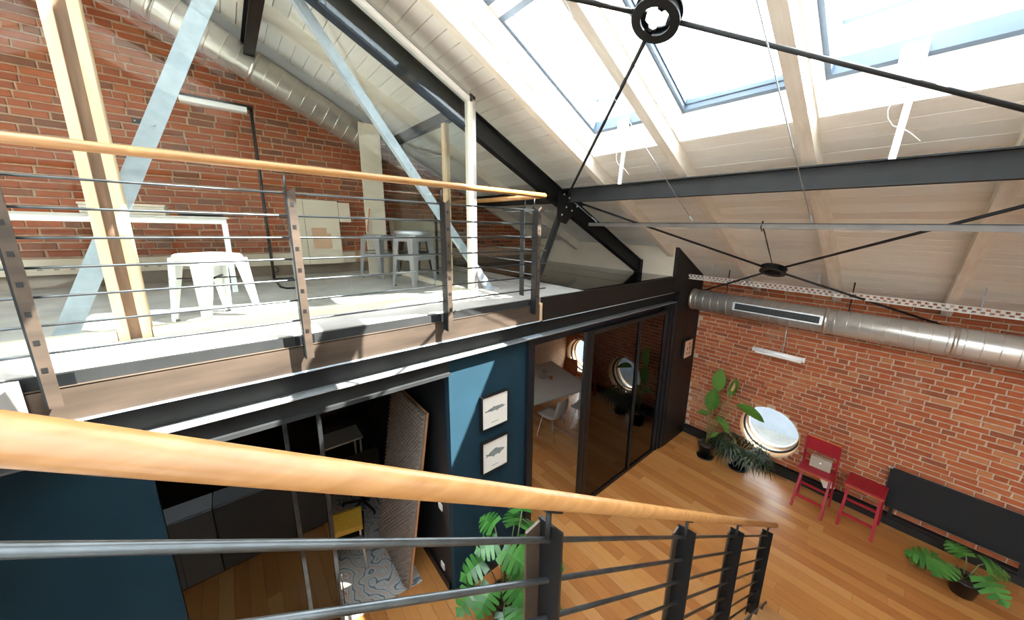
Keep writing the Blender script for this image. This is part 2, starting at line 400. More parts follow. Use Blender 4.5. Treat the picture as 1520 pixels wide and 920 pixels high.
# ------------------------------------------------------------------ walls
def ibeam(p0, p1, h, wd, tf=0.012, tw=0.008, up=(0, 0, 1)):
    """parts of an I-beam: web, top flange, bottom flange"""
    p0 = Vector(p0); p1 = Vector(p1); t = (p1-p0).normalized(); up = Vector(up); u = (up - t*up.dot(t)).normalized()
    web = MB().bar(p0, p1, tw, h-2*tf, u)
    a = MB().bar(p0+u*(h/2-tf/2), p1+u*(h/2-tf/2), wd, tf, u)
    b = MB().bar(p0-u*(h/2-tf/2), p1-u*(h/2-tf/2), wd, tf, u)
    return web, a, b
def beam_thing(name, label, cat, p0, p1, h, wd, m, up=(0, 0, 1), group=None, m2=None):
    z = min(p0[2], p1[2]); t = thing(name, label, cat, ((p0[0]+p1[0])/2, (p0[1]+p1[1])/2, z-h/2), group=group)
    wb, a, b = ibeam(p0, p1, h, wd, up=up)
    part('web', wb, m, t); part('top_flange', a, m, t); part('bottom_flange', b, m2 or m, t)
    return t

HOLES = [(1.26, 0.66, 0.43), (5.55, 0.72, 0.45), (-3.0, 0.68, 0.43)]
def hole_wall(xf, y0, y1, ztop):
    mb = MB(); cuts = []
    ys = [y0]
    for hy, hz, hr in sorted(HOLES): ys += [hy-0.55, hy+0.55]
    ys.append(y1)
    for i in range(0, len(ys), 2): mb.add([(xf, ys[i], 0), (xf, ys[i+1], 0), (xf, ys[i+1], ztop), (xf, ys[i], ztop)], [(0, 1, 2, 3)])
    for hy, hz, hr in HOLES:
        a, b, zb, zt = hy-0.55, hy+0.55, hz-0.55, hz+0.55
        mb.add([(xf, a, 0), (xf, b, 0), (xf, b, zb), (xf, a, zb)], [(0, 1, 2, 3)]) if zb > 0 else None
        mb.add([(xf, a, zt), (xf, b, zt), (xf, b, ztop), (xf, a, ztop)], [(0, 1, 2, 3)])
        N_ = 48; ins = []; out = []
        for k in range(N_):
            th = 2*math.pi*k/N_; c, s = math.cos(th), math.sin(th); m_ = 0.55/max(abs(c), abs(s))
            ins.append((xf, hy+hr*c, hz+hr*s)); out.append((xf, hy+m_*c, hz+m_*s))
        mb.loft([ins, out], cap=False)
    return mb
wall_east = struct('wall_east', hole_wall(XE, YS, YN, 3.45), mortar)
def brick_variant(l, h, d, m, axis):
    t = MB(); j = lambda: random.uniform(-0.0035, 0.0035)
    P = []
    for dd in (0, d):
        for a, b in ((-l/2, -h/2), (l/2, -h/2), (l/2, h/2), (-l/2, h/2)):
            aa, bb = a+j(), b+j()
            sh = 0.003 if dd else 0
            aa -= math.copysign(sh, a); bb -= math.copysign(sh, b)
            P.append((-dd, aa, bb) if axis == 'x' else (aa, -dd, bb))
    return t.hexa(P)
PITCH = 0.076
def bricks(wall, xf, axis, a0, a1, z0, z1, m, maxn, holes=(), skip=None, top=None):
    L1, H1, D1 = 0.225, 0.0615, 0.012
    items = []
    nrow = int((z1-z0)/PITCH)
    for r in range(nrow):
        z = z0+(r+0.5)*PITCH; a = a0 - random.uniform(0, 0.2)
        head = False
        while a < a1:
            l = 0.107 if random.random() < (0.6 if r % 3 == 1 else 0.16) else L1
            l += random.uniform(-0.008, 0.008)
            s, e = a, min(a+l, a1); a += l+0.012
            s = max(s, a0)
            if e-s < 0.03: continue
            if top and z+0.04 > top((s+e)/2): continue
            segs = [(s, e)]
            for hy, hz, hr in holes:
                dz = abs(z-hz)
                if dz < hr+0.03:
                    ch = math.sqrt(max(0, (hr+0.012)**2-max(0, dz-0.01)**2)); out = []
                    for (p, q_) in segs:
                        if p < hy-ch: out.append((p, min(q_, hy-ch)))
                        if q_ > hy+ch: out.append((max(p, hy+ch), q_))
                    segs = out
            for p, q_ in segs:
                if q_-p < 0.03: continue
                c = (xf, (p+q_)/2, z) if axis == 'x' else ((p+q_)/2, xf, z)
                if skip and skip(c): continue
                zz = shows(c); items.append(((q_-p)/zz**2 if zz else 0, c, q_-p))
    items.sort(key=lambda t: -t[0])
    cache = {}; st = MB()
    for k, (s, c, l) in enumerate(items):
        if k < maxn and s > 0:
            key = round(l*50)/50; key = max(key, 0.04); var = random.randint(0, 3)
            if (key, var) not in cache:
                cache[(key, var)] = brick_variant(key, H1, D1, m, axis).mesh('brick', m); fixnormals(cache[(key, var)])
            o = shared('brick', cache[(key, var)], wall, c)
        else:
            b = brick_variant(l, H1, D1, m, axis)
            st.v, o_ = st.v, len(st.v)
            st.add([(v[0]+c[0], v[1]+c[1], v[2]+c[2]) for v in b.v], b.f)
    part('bricks', st, m, wall, kind='stuff')
bricks(wall_east, XE, 'x', -4.0, YN, 0.16, 3.40, brickm, 300, HOLES, skip=lambda c: 2.66 < c[1] < 2.85)
wn = MB(); FILL_NORTH = [(1.9, 2.9)]  # hidden north window, added to brighten the meeting room
wn.add([(XW, YN, 2.5), (XE, YN, 2.5), (XE, YN, g(XE)+.2), (RX, YN, g(RX)+.2), (XW, YN, g(XW)+.2)], [(0, 1, 2, 3, 4)])
wn.add([(XW, YN, 0), (XE, YN, 0), (XE, YN, .8), (XW, YN, .8)], [(0, 1, 2, 3)])
for xa, xb in ((XW, FILL_NORTH[0][0]), (FILL_NORTH[0][1], XE)): wn.add([(xa, YN, .8), (xb, YN, .8), (xb, YN, 2.5), (xa, YN, 2.5)], [(0, 1, 2, 3)])
for xa, xb in FILL_NORTH:
    t = thing('window_%d' % n, None, None, ((xa+xb)/2, YN+.1, .8), kind='structure'); n += 1
    f = MB()
    for c_ in (xa, (xa+xb)/2-.025, xb-.05): f.box(c_, c_+.05, YN+.02, YN+.08, .8, 2.5)
    f.box(xa, xb, YN+.02, YN+.08, .8, .85); f.box(xa, xb, YN+.02, YN+.08, 2.45, 2.5)
    part('frame', f, frameblue, t); part('pane', MB().box(xa+.05, xb-.05, YN+.045, YN+.052, .85, 2.45), skyglass, t)
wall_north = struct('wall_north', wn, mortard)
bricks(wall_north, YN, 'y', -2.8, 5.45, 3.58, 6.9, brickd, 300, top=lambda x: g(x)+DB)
bricks_in = None
ws = MB(); ws.add([(XW, YS, 0), (XE, YS, 0), (XE, YS, g(XE)+.2), (RX, YS, g(RX)+.2), (XW, YS, g(XW)+.2)], [(4, 3, 2, 1, 0)])
struct('wall_south', ws, mat('pale_wall', 'd8d2c8', None, 3, 0.9))
wsw = MB(); FILL_WEST = [-4.7, -3.2]; ys_ = [YS]  # west windows behind the view, added as fill daylight
for y_ in FILL_WEST: ys_ += [y_, y_+1.25]
ys_.append(YN); zt_ = 3.0
for i in range(0, len(ys_), 2): wsw.box(XW-0.15, XW, ys_[i], ys_[i+1], 0, zt_)
for y_ in FILL_WEST: wsw.box(XW-0.15, XW, y_, y_+1.25, 0, 0.4)
wsw.box(XW-0.15, XW, YS, YN, zt_, 3.5)
struct('wall_west', wsw, MATS['pale_wall'])
for y_ in FILL_WEST:
    t = thing('window_%d' % n, None, None, (XW, y_+.6, 0.4), kind='structure'); n += 1
    f = MB()
    for c_ in (y_, y_+.6, y_+1.2): f.box(XW-.1, XW-.04, c_, c_+.05, .4, zt_)
    f.box(XW-.1, XW-.04, y_, y_+1.25, .4, .45); f.box(XW-.1, XW-.04, y_, y_+1.25, zt_-.05, zt_)
    part('frame', f, frameblue, t); part('pane', MB().box(XW-.075, XW-.068, y_+.05, y_+1.2, .45, zt_-.05), skyglass, t)
struct('trim_1', MB().box(XE-0.01, XE+0.6, YS, YN, 3.45, 3.62), whitewood)

# floor with planks
floor = struct('floor', MB().box(XW, XE, YS, YN, -0.1, -0.022), mat('floor_gap', '4a3220', None, 4, 0.8))
PW = 0.132; items = []
x = -2.0; 
while x < 6.56:
    y = -3.2 - random.uniform(0, 1.2)
    while y < YN:
        l = random.choice((0.9, 1.2, 1.5, 1.8)); e = min(y+l, YN)
        if e - y > 0.1:
            c = (x+PW/2, (y+e)/2, 0); z = max(shows(c), shows((c[0], y, 0)), shows((c[0], e, 0)))
            hid = c[1] > 2.85 and not (2.4 < c[0] < 5.7 or 0.0 < c[0] < 1.5)
            items.append(((e-y)/z**2 if z and not hid else 0, c, e-y))
        y = e
    x += PW
items.sort(key=lambda t: -t[0]); pc = {}; st = MB()
for k, (s, c, l) in enumerate(items):
    if k < 300 and s > 0:
        key = round(l, 2)
        if key not in pc:
            pc[key] = MB().box(-PW/2+.0012, PW/2-.0012, -key/2+.001, key/2-.001, -0.02, 0).mesh('plank', plankm)
        shared('plank', pc[key], floor, (c[0], c[1], random.uniform(-0.0006, 0)))
    else:
        st.box(c[0]-PW/2+.0012, c[0]+PW/2-.0012, c[1]-l/2+.001, c[1]+l/2-.001, -0.02, 0)
part('planks', st, plankm, floor, kind='stuff')

# porthole windows
def porthole(nm, hy, hz, hr):
    t = thing('window_%d' % nm, None, None, (XE+0.2, hy, hz), kind='structure')
    def ring(x0, x1, r0, r1, ri0=None, ri1=None, n=48):
        mb = MB(); rs = []
        prof = [(x0, r0), (x1, r1)] + ([(x1, ri1), (x0, ri0)] if ri0 else [])
        for X_, r in prof + ([prof[0]] if ri0 else []):
            rs.append([(X_, hy+r*math.cos(2*math.pi*k/n), hz+r*math.sin(2*math.pi*k/n)) for k in range(n)])
        return mb.loft(rs, cap=False, sm=True)
    part('reveal', ring(XE-0.004, XE+0.42, hr+0.012, hr+0.012, hr, hr-0.015), tanreveal, t)
    part('frame', ring(XE+0.13, XE+0.18, hr-0.002, hr-0.002, hr-0.03, hr-0.03), steelgrey, t)
    s = part('sash', ring(XE+0.27, XE+0.34, hr-0.008, hr-0.012, hr-0.05, hr-0.05), alu, t)
    part('pane', MB().loft([[(x_, hy+(hr-0.05)*math.cos(2*math.pi*k/48), hz+(hr-0.05)*math.sin(2*math.pi*k/48)) for k in range(48)] for x_ in (XE+.30, XE+.308)]), clearglass, s)
for hy, hz, hr in HOLES:
    porthole(n, hy, hz, hr); n += 1
struct('baseboard_east', MB().box(6.52, XE-0.002, -4.9, 2.65, 0, 0.16), blackp)
struct('trim_2', MB().box(6.50, 6.52, -4.9, 2.65, 0.10, 0.125), blackp)
# outside the portholes
struct('trim_3', MB().box(7.2, 40, -40, 40, -3.2, -3.0), street)
ob = thing('building', 'pale building seen through the round window across the street', 'building', (14, 1, -3))
part('wall', MB().box(14, 18, -14, 16, -3, 3.0), facade, ob)
for k in range(-4, 6):
    wd_ = part('window', MB().box(13.93, 14, k*2.4, k*2.4+1.2, -1.9, -0.3), whitep, ob)
    part('pane', MB().box(13.92, 13.93, k*2.4+.1, k*2.4+1.1, -1.8, -.4), panebl, wd_)

# ------------------------------------------------------------------ mezzanine slab, facade and partitions
mz = MB(); mz.box(XW, 5.49, 2.72, YN, 3.05, ZM); struct('mezzanine_floor', mz, concrete)
struct('trim_4', MB().box(XW, 1.45, 2.80, YN, 2.83, 3.045), blackp)
struct('trim_9', MB().box(1.46, 6.58, 2.87, YN, 2.83, 3.045), plaster)      # soffit under the slab
# recessed strip between slab edge and channel, tan channel, beam
fe = thing('edge_strip', 'dark recessed steel strip right under the bright mezzanine floor edge', 'trim', (-1, 2.70, 3.18))
part('strip', MB().box(XW, 2.46, 2.695, 2.718, 3.185, 3.25), steelgrey, fe)
for xx in (-1.72, -0.70, 0.32, 1.36, 2.38):
    part('joint_plate', MB().box(xx-0.06, xx+0.05, 2.688, 2.695, 3.186, 3.249), steelblack, fe)
ch = thing('steel_channel', 'tan raw steel channel along mezzanine edge below the balusters', 'beam', (-1, 2.68, 3.0))
part('web', MB().box(XW, 2.46, 2.672, 2.684, 3.008, 3.185), rawsteel, ch)
part('top_flange', MB().box(XW, 2.46, 2.672, 2.718, 3.179, 3.187), rawsteel, ch)
part('bottom_flange', MB().box(XW, 2.46, 2.662, 2.718, 2.998, 3.008), galv, ch)  # paler steel on this thin ledge stands in for its lit edge
part('end_plate', MB().box(2.46, 2.50, 2.672, 2.718, 3.0, 3.20), timber, ch)
fp = thing('fascia_panel', 'dark bronze fascia panel beside the tan channel above glass doors', 'panel', (4, 2.66, 3.0))
part('panel', MB().box(2.50, 5.49, 2.662, 2.70, 3.0, 3.262), bronze, fp)
part('bottom_edge', MB().box(2.50, 5.49, 2.655, 2.66, 2.995, 3.003), galv, fp)
bm = beam_thing('steel_beam', 'black steel I-beam carrying the mezzanine with sunlit bottom flange', 'beam', (XW, 2.79, 2.899), (5.68, 2.79, 2.899), 0.19, 0.21, steelgrey, m2=mat('sunlit_grey_flange', '8a8c8c', '7c7e7e', 5, 0.5, 0.2))  # bottom flange coloured paler than the web to carry its sunlit strip
part('splice_plate', MB().box(2.30, 2.52, 2.675, 2.76, 2.816, 2.826), galv, bm)
hd = thing('door_header', 'grey ledged header above the dark glazed room under the beam', 'header', (0.4, 2.78, 2.64))
part('plate', MB().box(-0.52, 1.41, 2.765, 2.79, 2.66, 2.80), steelgrey, hd)
part('ledge', MB().box(-0.52, 1.41, 2.735, 2.79, 2.63, 2.66), steelgrey, hd)
# navy partition walls
struct('wall_partition', MB().box(1.41, 2.36, 2.775, 2.86, 0, 2.80), navy)
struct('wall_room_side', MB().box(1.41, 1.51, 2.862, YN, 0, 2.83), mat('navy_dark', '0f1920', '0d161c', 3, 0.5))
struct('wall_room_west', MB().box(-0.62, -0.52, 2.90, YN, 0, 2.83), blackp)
struct('wall_partition_left', MB().box(XW, -0.50, 2.775, 2.86, 0, 2.80), navy)
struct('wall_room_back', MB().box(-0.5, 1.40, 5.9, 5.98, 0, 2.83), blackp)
struct('baseboard_room', MB().box(1.385, 1.408, 2.87, 5.9, 0, 0.10), blackp)
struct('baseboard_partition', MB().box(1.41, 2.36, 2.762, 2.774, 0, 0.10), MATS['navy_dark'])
jamb = MB(); jamb.box(2.36, 2.40, 2.72, 2.86, 0, 2.80); jamb.box(2.405, 2.47, 2.74, 2.86, 0, 2.80)
struct('trim_5', jamb, navydk)
struct('trim_6', MB().box(2.47, 5.40, 2.765, 2.82, 2.69, 2.80), navydk)
struct('wall_east_panel', MB().box(5.70, 6.585, 2.66, 2.86, 0, 3.0), blackp)
ck = MB().prism([(5.49, 2.655, 3.0), (6.585, 2.655, 3.0), (6.585, 2.655, g(6.585)+DB), (5.49, 2.655, g(5.49)+DB)], (0, 0.06, 0))
struct('wall_cheek', ck, blackp)
struct('wall_knee', MB().box(5.49, 5.56, 2.72, YN, ZM, g(5.5)+DB), plaster)
rj = MB(); rj.box(5.40, 5.47, 2.70, 2.82, 0, 2.80); rj.box(5.50, 5.58, 2.69, 2.82, 0, 2.80); rj.box(5.60, 5.70, 2.67, 2.82, 0, 2.80)
struct('trim_7', rj, navydk)
# dark deck panels beyond the railing
dk = thing('deck_panels', 'dark glossy deck panels on the mezzanine beside the cream knee wall', 'panel', (4.2, 4, ZM))
for (x0, x1) in ((3.24, 4.19), (4.20, 4.85), (4.86, 5.48)):
    part('panel', MB().box(x0, x1-0.005, 2.72, 6.0, ZM, ZM+0.012), blackgloss, dk)

# sliding glass doors of the meeting room
dr = thing('door_1', None, None, (3.9, 2.72, 0), kind='structure')
fr = MB(); fr.box(3.33, 3.40, 2.70, 2.75, 0.0, 2.70); fr.box(3.415, 3.49, 2.705, 2.755, 0, 2.70)
part('stile', fr, blackp, dr)
part('bottom_rail', MB().box(3.49, 5.40, 2.70, 2.75, 0, 0.05), blackp, dr)
part('top_rail', MB().box(3.49, 5.40, 2.70, 2.75, 2.64, 2.70), blackp, dr)
part('mullion', MB().box(4.60, 4.64, 2.695, 2.755, 0.05, 2.64), blackp, dr)
part('pane', MB().box(3.49, 4.60, 2.722, 2.732, 0.05, 2.64), darkglass, dr)
part('pane', MB().box(4.64, 5.40, 2.722, 2.732, 0.05, 2.64), darkglass, dr)
# smoked glass screen of the lower left room
gs = thing('door_2', None, None, (0, 2.78, 0), kind='structure')
part('pane', MB().box(-0.50, 0.13, 2.80, 2.81, 0.0, 2.63), smokeglass, gs)
part('stile', MB().box(0.13, 0.155, 2.77, 2.82, 0, 2.63), steelbar, gs)
part('pane', MB().box(0.155, 0.335, 2.80, 2.81, 0, 2.63), smokeglass, gs)
st_ = part('stile', MB().box(0.335, 0.362, 2.77, 2.82, 0, 2.63), steelbar, gs)
hm = MB(); hm.tube([(0.37, 2.765, 1.15), (0.37, 2.74, 1.15), (0.37, 2.74, 0.85), (0.37, 2.765, 0.85)], 0.006, 6)
part('handle', hm, steelblack, st_)

# ------------------------------------------------------------------ roof steel
TY = 3.34
def chord(y): 
    a = (RX, y, g(RX)-0.23); b = (5.46, y, g(5.46)-0.23)
    return a, b
a, b = chord(TY)
tr = beam_thing('truss_rafter', 'black sloping I-beam rafter running down to the cream knee wall', 'beam', a, b, 0.21, 0.10, steelblack, group=None)
gp = MB().prism([(3.28, TY-0.062, 4.10), (3.46, TY-0.062, 4.06), (3.62, TY-0.062, 4.22), (3.80, TY-0.062, 4.32), (3.62, TY-0.062, 4.52), (3.30, TY-0.062, 4.46)], (0, 0.01, 0))
gpo = part('gusset_plate', gp, steelblack, tr)
for (bx, bz) in ((3.40, 4.44), (3.50, 4.40), (3.62, 4.36), (3.45, 4.28), (3.56, 4.24), (3.66, 4.30), (3.37, 4.18), (3.58, 4.46)):
    part('bolt', MB().tube([(bx, TY-0.062, bz), (bx, TY-0.072, bz)], 0.011, 6), galv, gpo)
part('foot_plate', MB().box(5.40, 5.475, TY-0.06, TY+0.06, g(5.46)-0.36, g(5.46)-0.10), steelblack, tr)
a2, b2 = chord(-0.8)
beam_thing('truss_rafter', 'black sloping I-beam rafter nearest the right side above the stairs', 'beam', a2, b2, 0.21, 0.10, steelblack)
def strut(label, p0, p1, m=galv, wd=0.06):
    t = thing('truss_strut', label, 'strut', tuple(p0))
    up = Vector((0, -1, 0))
    d = (Vector(p1)-Vector(p0)).normalized(); side = d.cross(up).normalized()
    p0 = Vector(p0); p1 = Vector(p1)
    part('face_leg', MB().bar(p0, p1, wd, 0.008, up), m, t)
    part('side_leg', MB().bar(p0-side*(wd/2-0.004)-up*0.03, p1-side*(wd/2-0.004)-up*0.03, 0.008, 0.06, up), m, t)
    bt = MB()
    for f in (0.04, 0.5, 0.93):
        c = p0.lerp(p1, f); bt.tube([c+up*0.004, c+up*0.016], 0.012, 6)
    part('bolts', bt, m, t, kind='stuff')
    return t
strut('blue-grey galvanised strut rising behind the left timber post', (-0.83, 3.45, ZM+0.01), (0.30, 3.45, 5.93), galv, 0.10)
s2 = strut('long galvanised strut slanting down behind the stools to the mezzanine floor', (2.36, 3.48, ZM+0.01), (0.52, 3.48, 5.80), galv, 0.075)
part('foot_plate', MB().box(2.30, 2.46, 3.42, 3.54, ZM, ZM+0.012), galv, s2)
strut('dark grey strut from the truss node to the floor by the railing end', (2.98, TY-0.03, ZM+0.01), (3.44, TY-0.03, 4.28), steelgrey, 0.06)
beam_thing('purlin', 'long dark grey I-beam purlin crossing below the skylights', 'beam', (3.53, YS+.05, 4.435), (3.53, YN-.02, 4.435), 0.18, 0.10, steelgrey)
beam_thing('purlin', 'black purlin ending at back brick wall above the round duct', 'beam', (0.45, YS+.05, 5.955), (0.45, YN-.02, 5.955), 0.19, 0.10, steelblack)
# rod bracing
def rods(label, hub, ends, rr):
    t = thing('rod_bracing', label, 'bracing', hub)
    nrm = Vector((0.4414, 0, 0.8973)); hub = Vector(hub)
    u = Vector((0, 1, 0)); q_ = nrm.cross(u)
    def ring(off, r0, r1, th, m, nm):
        rs = []
        for r, o in ((r0, 0), (r1, 0), (r1, th), (r0, th), (r0, 0)):
            rs.append([hub+nrm*(off+o)+(u*math.cos(2*math.pi*k/32)+q_*math.sin(2*math.pi*k/32))*r for k in range(32)])
        return part(nm, MB().loft(rs, cap=False), m, t)
    ring(-0.035, rr*0.62, rr, 0.012, steelblack, 'hub_ring'); ring(0.023, rr*0.62, rr, 0.012, steelblack, 'hub_ring')
    ring(-0.023, rr*0.80, rr*0.90, 0.046, steelblack, 'hub_band')
    for e in ends:
        e = Vector(e); d = (e-hub).normalized()
        part('rod', MB().tube([hub+d*rr*0.5, e], 0.0135, 10), steelgrey, t)
        part('nut', MB().tube([hub+d*rr*0.42, hub+d*rr*0.72], 0.027, 6), steelblack, t)
    return t
rods('upper roof bracing rods meeting in a black ring beneath the skylights', (1.962, 1.226, 5.172), [(3.47, 3.27, 4.44), (3.47, -0.74, 4.43), (0.50, 3.27, 5.89), (0.50, -0.74, 5.89)], 0.135)
rods('lower roof bracing rods meeting in a black ring above the duct', (5.29, 1.275, 3.534), [(3.60, 3.27, 4.365), (3.60, -0.74, 4.365), (6.50, 2.62, 2.93), (6.55, -0.35, 2.92)], 0.15)
# suspended track
tk = thing('suspended_track', 'slim grey suspended track hung by wires under the sloping ceiling', 'track', (3.93, 1, 4.03))
part('rail', MB().box(3.905, 3.955, -3.5, 3.26, 4.045, 4.088), mat('dull_track', '77716a', '6a645e', 5, 0.55, 0.3), tk)
part('top_lip', MB().box(3.90, 3.96, -3.5, 3.26, 4.088, 4.096), steelblack, tk)
part('wire', MB().tube([(3.93, 0.715, 4.09), (1.93, 0.715, 5.06), (1.75, 0.715, g(1.75))], 0.0035, 6), galv, tk)
part('wire', MB().tube([(3.93, 1.765, 4.09), (2.61, 1.765, 4.82), (2.0, 1.765, 5.16), (1.76, 1.765, g(1.76))], 0.0035, 6), galv, tk)
part('wire', MB().tube([(3.93, 3.12, 4.09), (3.55, 3.22, 4.34)], 0.0035, 6), galv, tk)
for yy in (0.715, 1.765, 3.12):
    part('turnbuckle', MB().tube([(3.94, yy, 4.05), (3.90, yy, 4.11), (3.80, yy, 4.16)], [0.012, 0.009, 0.008], 8), galv, tk)
hk = thing('hook_hanger', 'thin hooked rod tying the lower bracing ring to the track', 'hook', (5.2, 1.27, 3.56))
part('rod', MB().tube([(5.27, 1.27, 3.55), (4.25, 1.13, 3.93)], 0.006, 6), steelblack, hk)
part('hook', MB().tube([(4.25, 1.13, 3.93), (4.05, 1.10, 4.0), (3.97, 1.10, 4.05), (3.93, 1.10, 4.115), (3.89, 1.10, 4.06), (3.95, 1.10, 4.02)], 0.006, 6), steelblack, hk)

# ------------------------------------------------------------------ cable tray, ducts, batten lamp
ct = thing('cable_tray', 'white perforated cable tray under the eaves above the duct', 'cable tray', (5.97, 0, 3.22))
t1 = MB()
y = -3.6; k = 0
for zz, ww in ((3.204, 0.012), (3.238, 0.010), (3.272, 0.012)):
    t1.box(5.95, 5.954, -3.6, 2.65, zz-ww/2, zz+ww/2)
part('edge_strips', t1, mat('pale_grey_coat', 'c8c4bc', None, 4, 0.5), ct)
t2 = MB()
while y < 2.64:
    for row, z0 in ((0, 3.209), (1, 3.243)):
        yy = y+(0.031 if row else 0)
        t2.box(5.95, 5.954, yy, yy+0.030, z0, z0+0.026)
    y += 0.062
part('webs', t2, MATS['pale_grey_coat'], ct, kind='stuff')
part('bottom', MB().box(5.954, 6.10, -3.6, 2.65, 3.196, 3.200), whitemetal, ct)
for yy in (-1.9, -0.5, 0.9, 2.3):
    part('hanger', MB().tube([(6.02, yy, 3.2), (6.02, yy, g(6.02)+DB)], 0.006, 6), galv, ct)

def duct(nm, label, p0, p1, r, first=0.35, step=0.125, joints=()):
    t = thing(nm, label, 'duct', ((p0[0]+p1[0])/2, (p0[1]+p1[1])/2, min(p0[2], p1[2])-r))
    p0 = Vector(p0); p1 = Vector(p1); d = p1-p0; Ln = d.length; d.normalize()
    part('pipe', MB().tube([p0, p1], r, 40), ductm, t)
    s = first; k = 0
    while s < Ln-0.05:
        c = p0+d*s
        part('seam', MB().tube([c-d*0.004, c+d*0.004], r+0.004, 40), seamm, t)
        s += step
    for s in joints:
        c = p0+d*s
        part('joint_collar', MB().tube([c-d*0.02, c+d*0.02], r+0.008, 40), seamm, t)
    return t
d1 = duct('ventilation_duct', 'silver spiral duct with black slotted grille along the window wall', (6.2, 2.65, 2.815), (6.2, -3.8, 2.815), 0.178, 0.12, 0.125, (0.03, 1.9, 3.05))
ang = math.radians(-17)   # grille turned slightly up on the side facing the room
gfr = MB(); gc = Vector((6.2, 0, 2.815)); nx = Vector((-math.cos(math.radians(8)), 0, math.sin(math.radians(8)))); up_ = Vector((math.sin(math.radians(8)), 0, math.cos(math.radians(8))))
def gp_(y, v, o): return gc + nx*(0.180+o) + up_*v + Vector((0, y, 0))
def gbox(mb, y0, y1, v0, v1, o0, o1):
    return mb.hexa([gp_(y0, v0, o0), gp_(y1, v0, o0), gp_(y1, v0, o1), gp_(y0, v0, o1), gp_(y0, v1, o0), gp_(y1, v1, o0), gp_(y1, v1, o1), gp_(y0, v1, o1)])
gr = part('grille', gbox(MB(), 0.78, 1.92, -0.065, 0.065, -0.02, 0.004), alu, d1)
part('slot', gbox(MB(), 0.81, 1.89, -0.048, 0.048, 0.004, 0.006), blackp, gr)
k = 0
for i in range(46):
    y_ = 0.82+i*0.0232
    part('louvre', gbox(MB(), y_, y_+0.0045, -0.048, 0.048, 0.006, 0.009), steelblack if i % 2 else steelgrey, gr)
for yy in (2.1, 0.55, -1.2):
    part('bracket', MB().tube([(6.2, yy, 2.99), (6.2, yy, g(6.2)+DB-0.005)], 0.008, 6), steelblack, d1)
dn_ = duct('ventilation_duct', 'silver spiral duct sloping along the back brick wall above mezzanine', (-1.3, 5.72, g(-1.3)-0.24), (1.72, 5.72, g(1.72)-0.24), 0.18, 0.1, 0.135, (1.15, 2.0))
col = thing('boxed_riser', 'tall cream boxed riser where the sloping duct ends', 'riser', (1.68, 5.85, ZM))
part('front', MB().box(1.56, 1.84, 5.50, 5.53, ZM, g(1.8)-0.02), plaster, col)
part('side', MB().box(1.82, 1.84, 5.53, 6.03, ZM, g(1.8)-0.02), timber, col)
part('back_rail', MB().box(1.58, 1.82, 5.53, 5.56, ZM, ZM+.06), plaster, col)
# batten lamp on the brick wall
bt = thing('batten_lamp', 'white batten lamp hung on a stem before the brick wall', 'lamp', (6.3, 1.27, 2.1))
bd = MB().tube([(6.3, 0.93, 2.14), (6.3, 1.60, 2.14)], 0.038, 12); part('body', bd, whitemetal, bt)
part('diffuser', MB().box(6.272, 6.328, 0.96, 1.57, 2.094, 2.112), mat('diffuser', 'f2eee4', None, 4, 0.4), bt)
for yy in (0.925, 1.605): part('end_cap', MB().tube([(6.3, yy-0.008, 2.14), (6.3, yy+0.008, 2.14)], 0.041, 12), whitep, bt)
part('stem', MB().tube([(6.3, 1.21, 2.175), (6.3, 1.21, 2.64)], 0.008, 8), alu, bt)
part('stem_knob', MB().tube([(6.3, 1.21, 2.30), (6.3, 1.21, 2.325)], 0.016, 8), alu, bt)

# ------------------------------------------------------------------ railings
def lpost(parent, x, y, zb, zt, flip, m=bronze):
    """angle post: plate across the rail plus a flange; slanted top cut"""
    a = MB(); 
    if not flip:
        a.prism([(x, y-0.075, zb), (x, y+0.005, zb), (x, y+0.005, zt), (x, y-0.075, zt-0.03)], (0.008, 0, 0))
        f = MB().prism([(x+0.008, y-0.075, zb), (x+0.050, y-0.075, zb), (x+0.050, y-0.075, zt), (x+0.008, y-0.075, zt-0.035)], (0, 0.008, 0))
    else:
        a.prism([(x, y-0.045, zb), (x, y+0.045, zb), (x, y+0.045, zt), (x, y-0.045, zt+0.01)], (0.008, 0, 0))
        f = MB().prism([(x-0.05, y+0.037, zb), (x, y+0.037, zb), (x, y+0.037, zt-0.01), (x-0.05, y+0.037, zt-0.02)], (0, 0.008, 0))
    o = part('post', a, steelblack, parent); part('flange', f, rawsteel, o)  # brown flange colour takes in the warm light off the wood
    return o
rl = thing('mezzanine_railing', 'mezzanine railing with light wood handrail and seven thin steel bars', 'railing', (0, 2.66, 3.1))
part('handrail', MB().tube([(-3.4, 2.662, 4.322), (2.475, 2.662, 4.322), (2.49, 2.662, 4.322)], [0.025, 0.025, 0.018], 16), handwood, rl)
BZ = [4.171-0.1331*k for k in range(7)]
for z in BZ:
    part('bar', MB().tube([(-3.4, 2.640, z), (2.50, 2.640, z)], 0.0065, 8), steelbar, rl)
for x_ in (-2.78, -1.755, -0.73, 0.295, 1.325, 2.325):
    o = lpost(rl, x_, 2.665, 3.115, 4.21, False)
    part('handrail_bracket', MB().tube([(x_+0.012, 2.655, 4.19), (x_+0.012, 2.662, 4.30)], 0.006, 8), steelbar, o)
    hs = MB()
    for z in BZ: hs.box(x_+0.018, x_+0.036, 2.588, 2.59, z-0.066-0.012, z-0.066+0.012)
    part('slots', hs, blackp, o, kind='stuff')
part('handrail', MB().tube([(2.44, 2.70, 4.315), (2.44, 5.1, 4.315)], 0.025, 14), handwood, rl)
for z in BZ: part('bar', MB().tube([(2.42, 2.70, z), (2.42, 5.1, z)], 0.0055, 8), steelbar, rl)
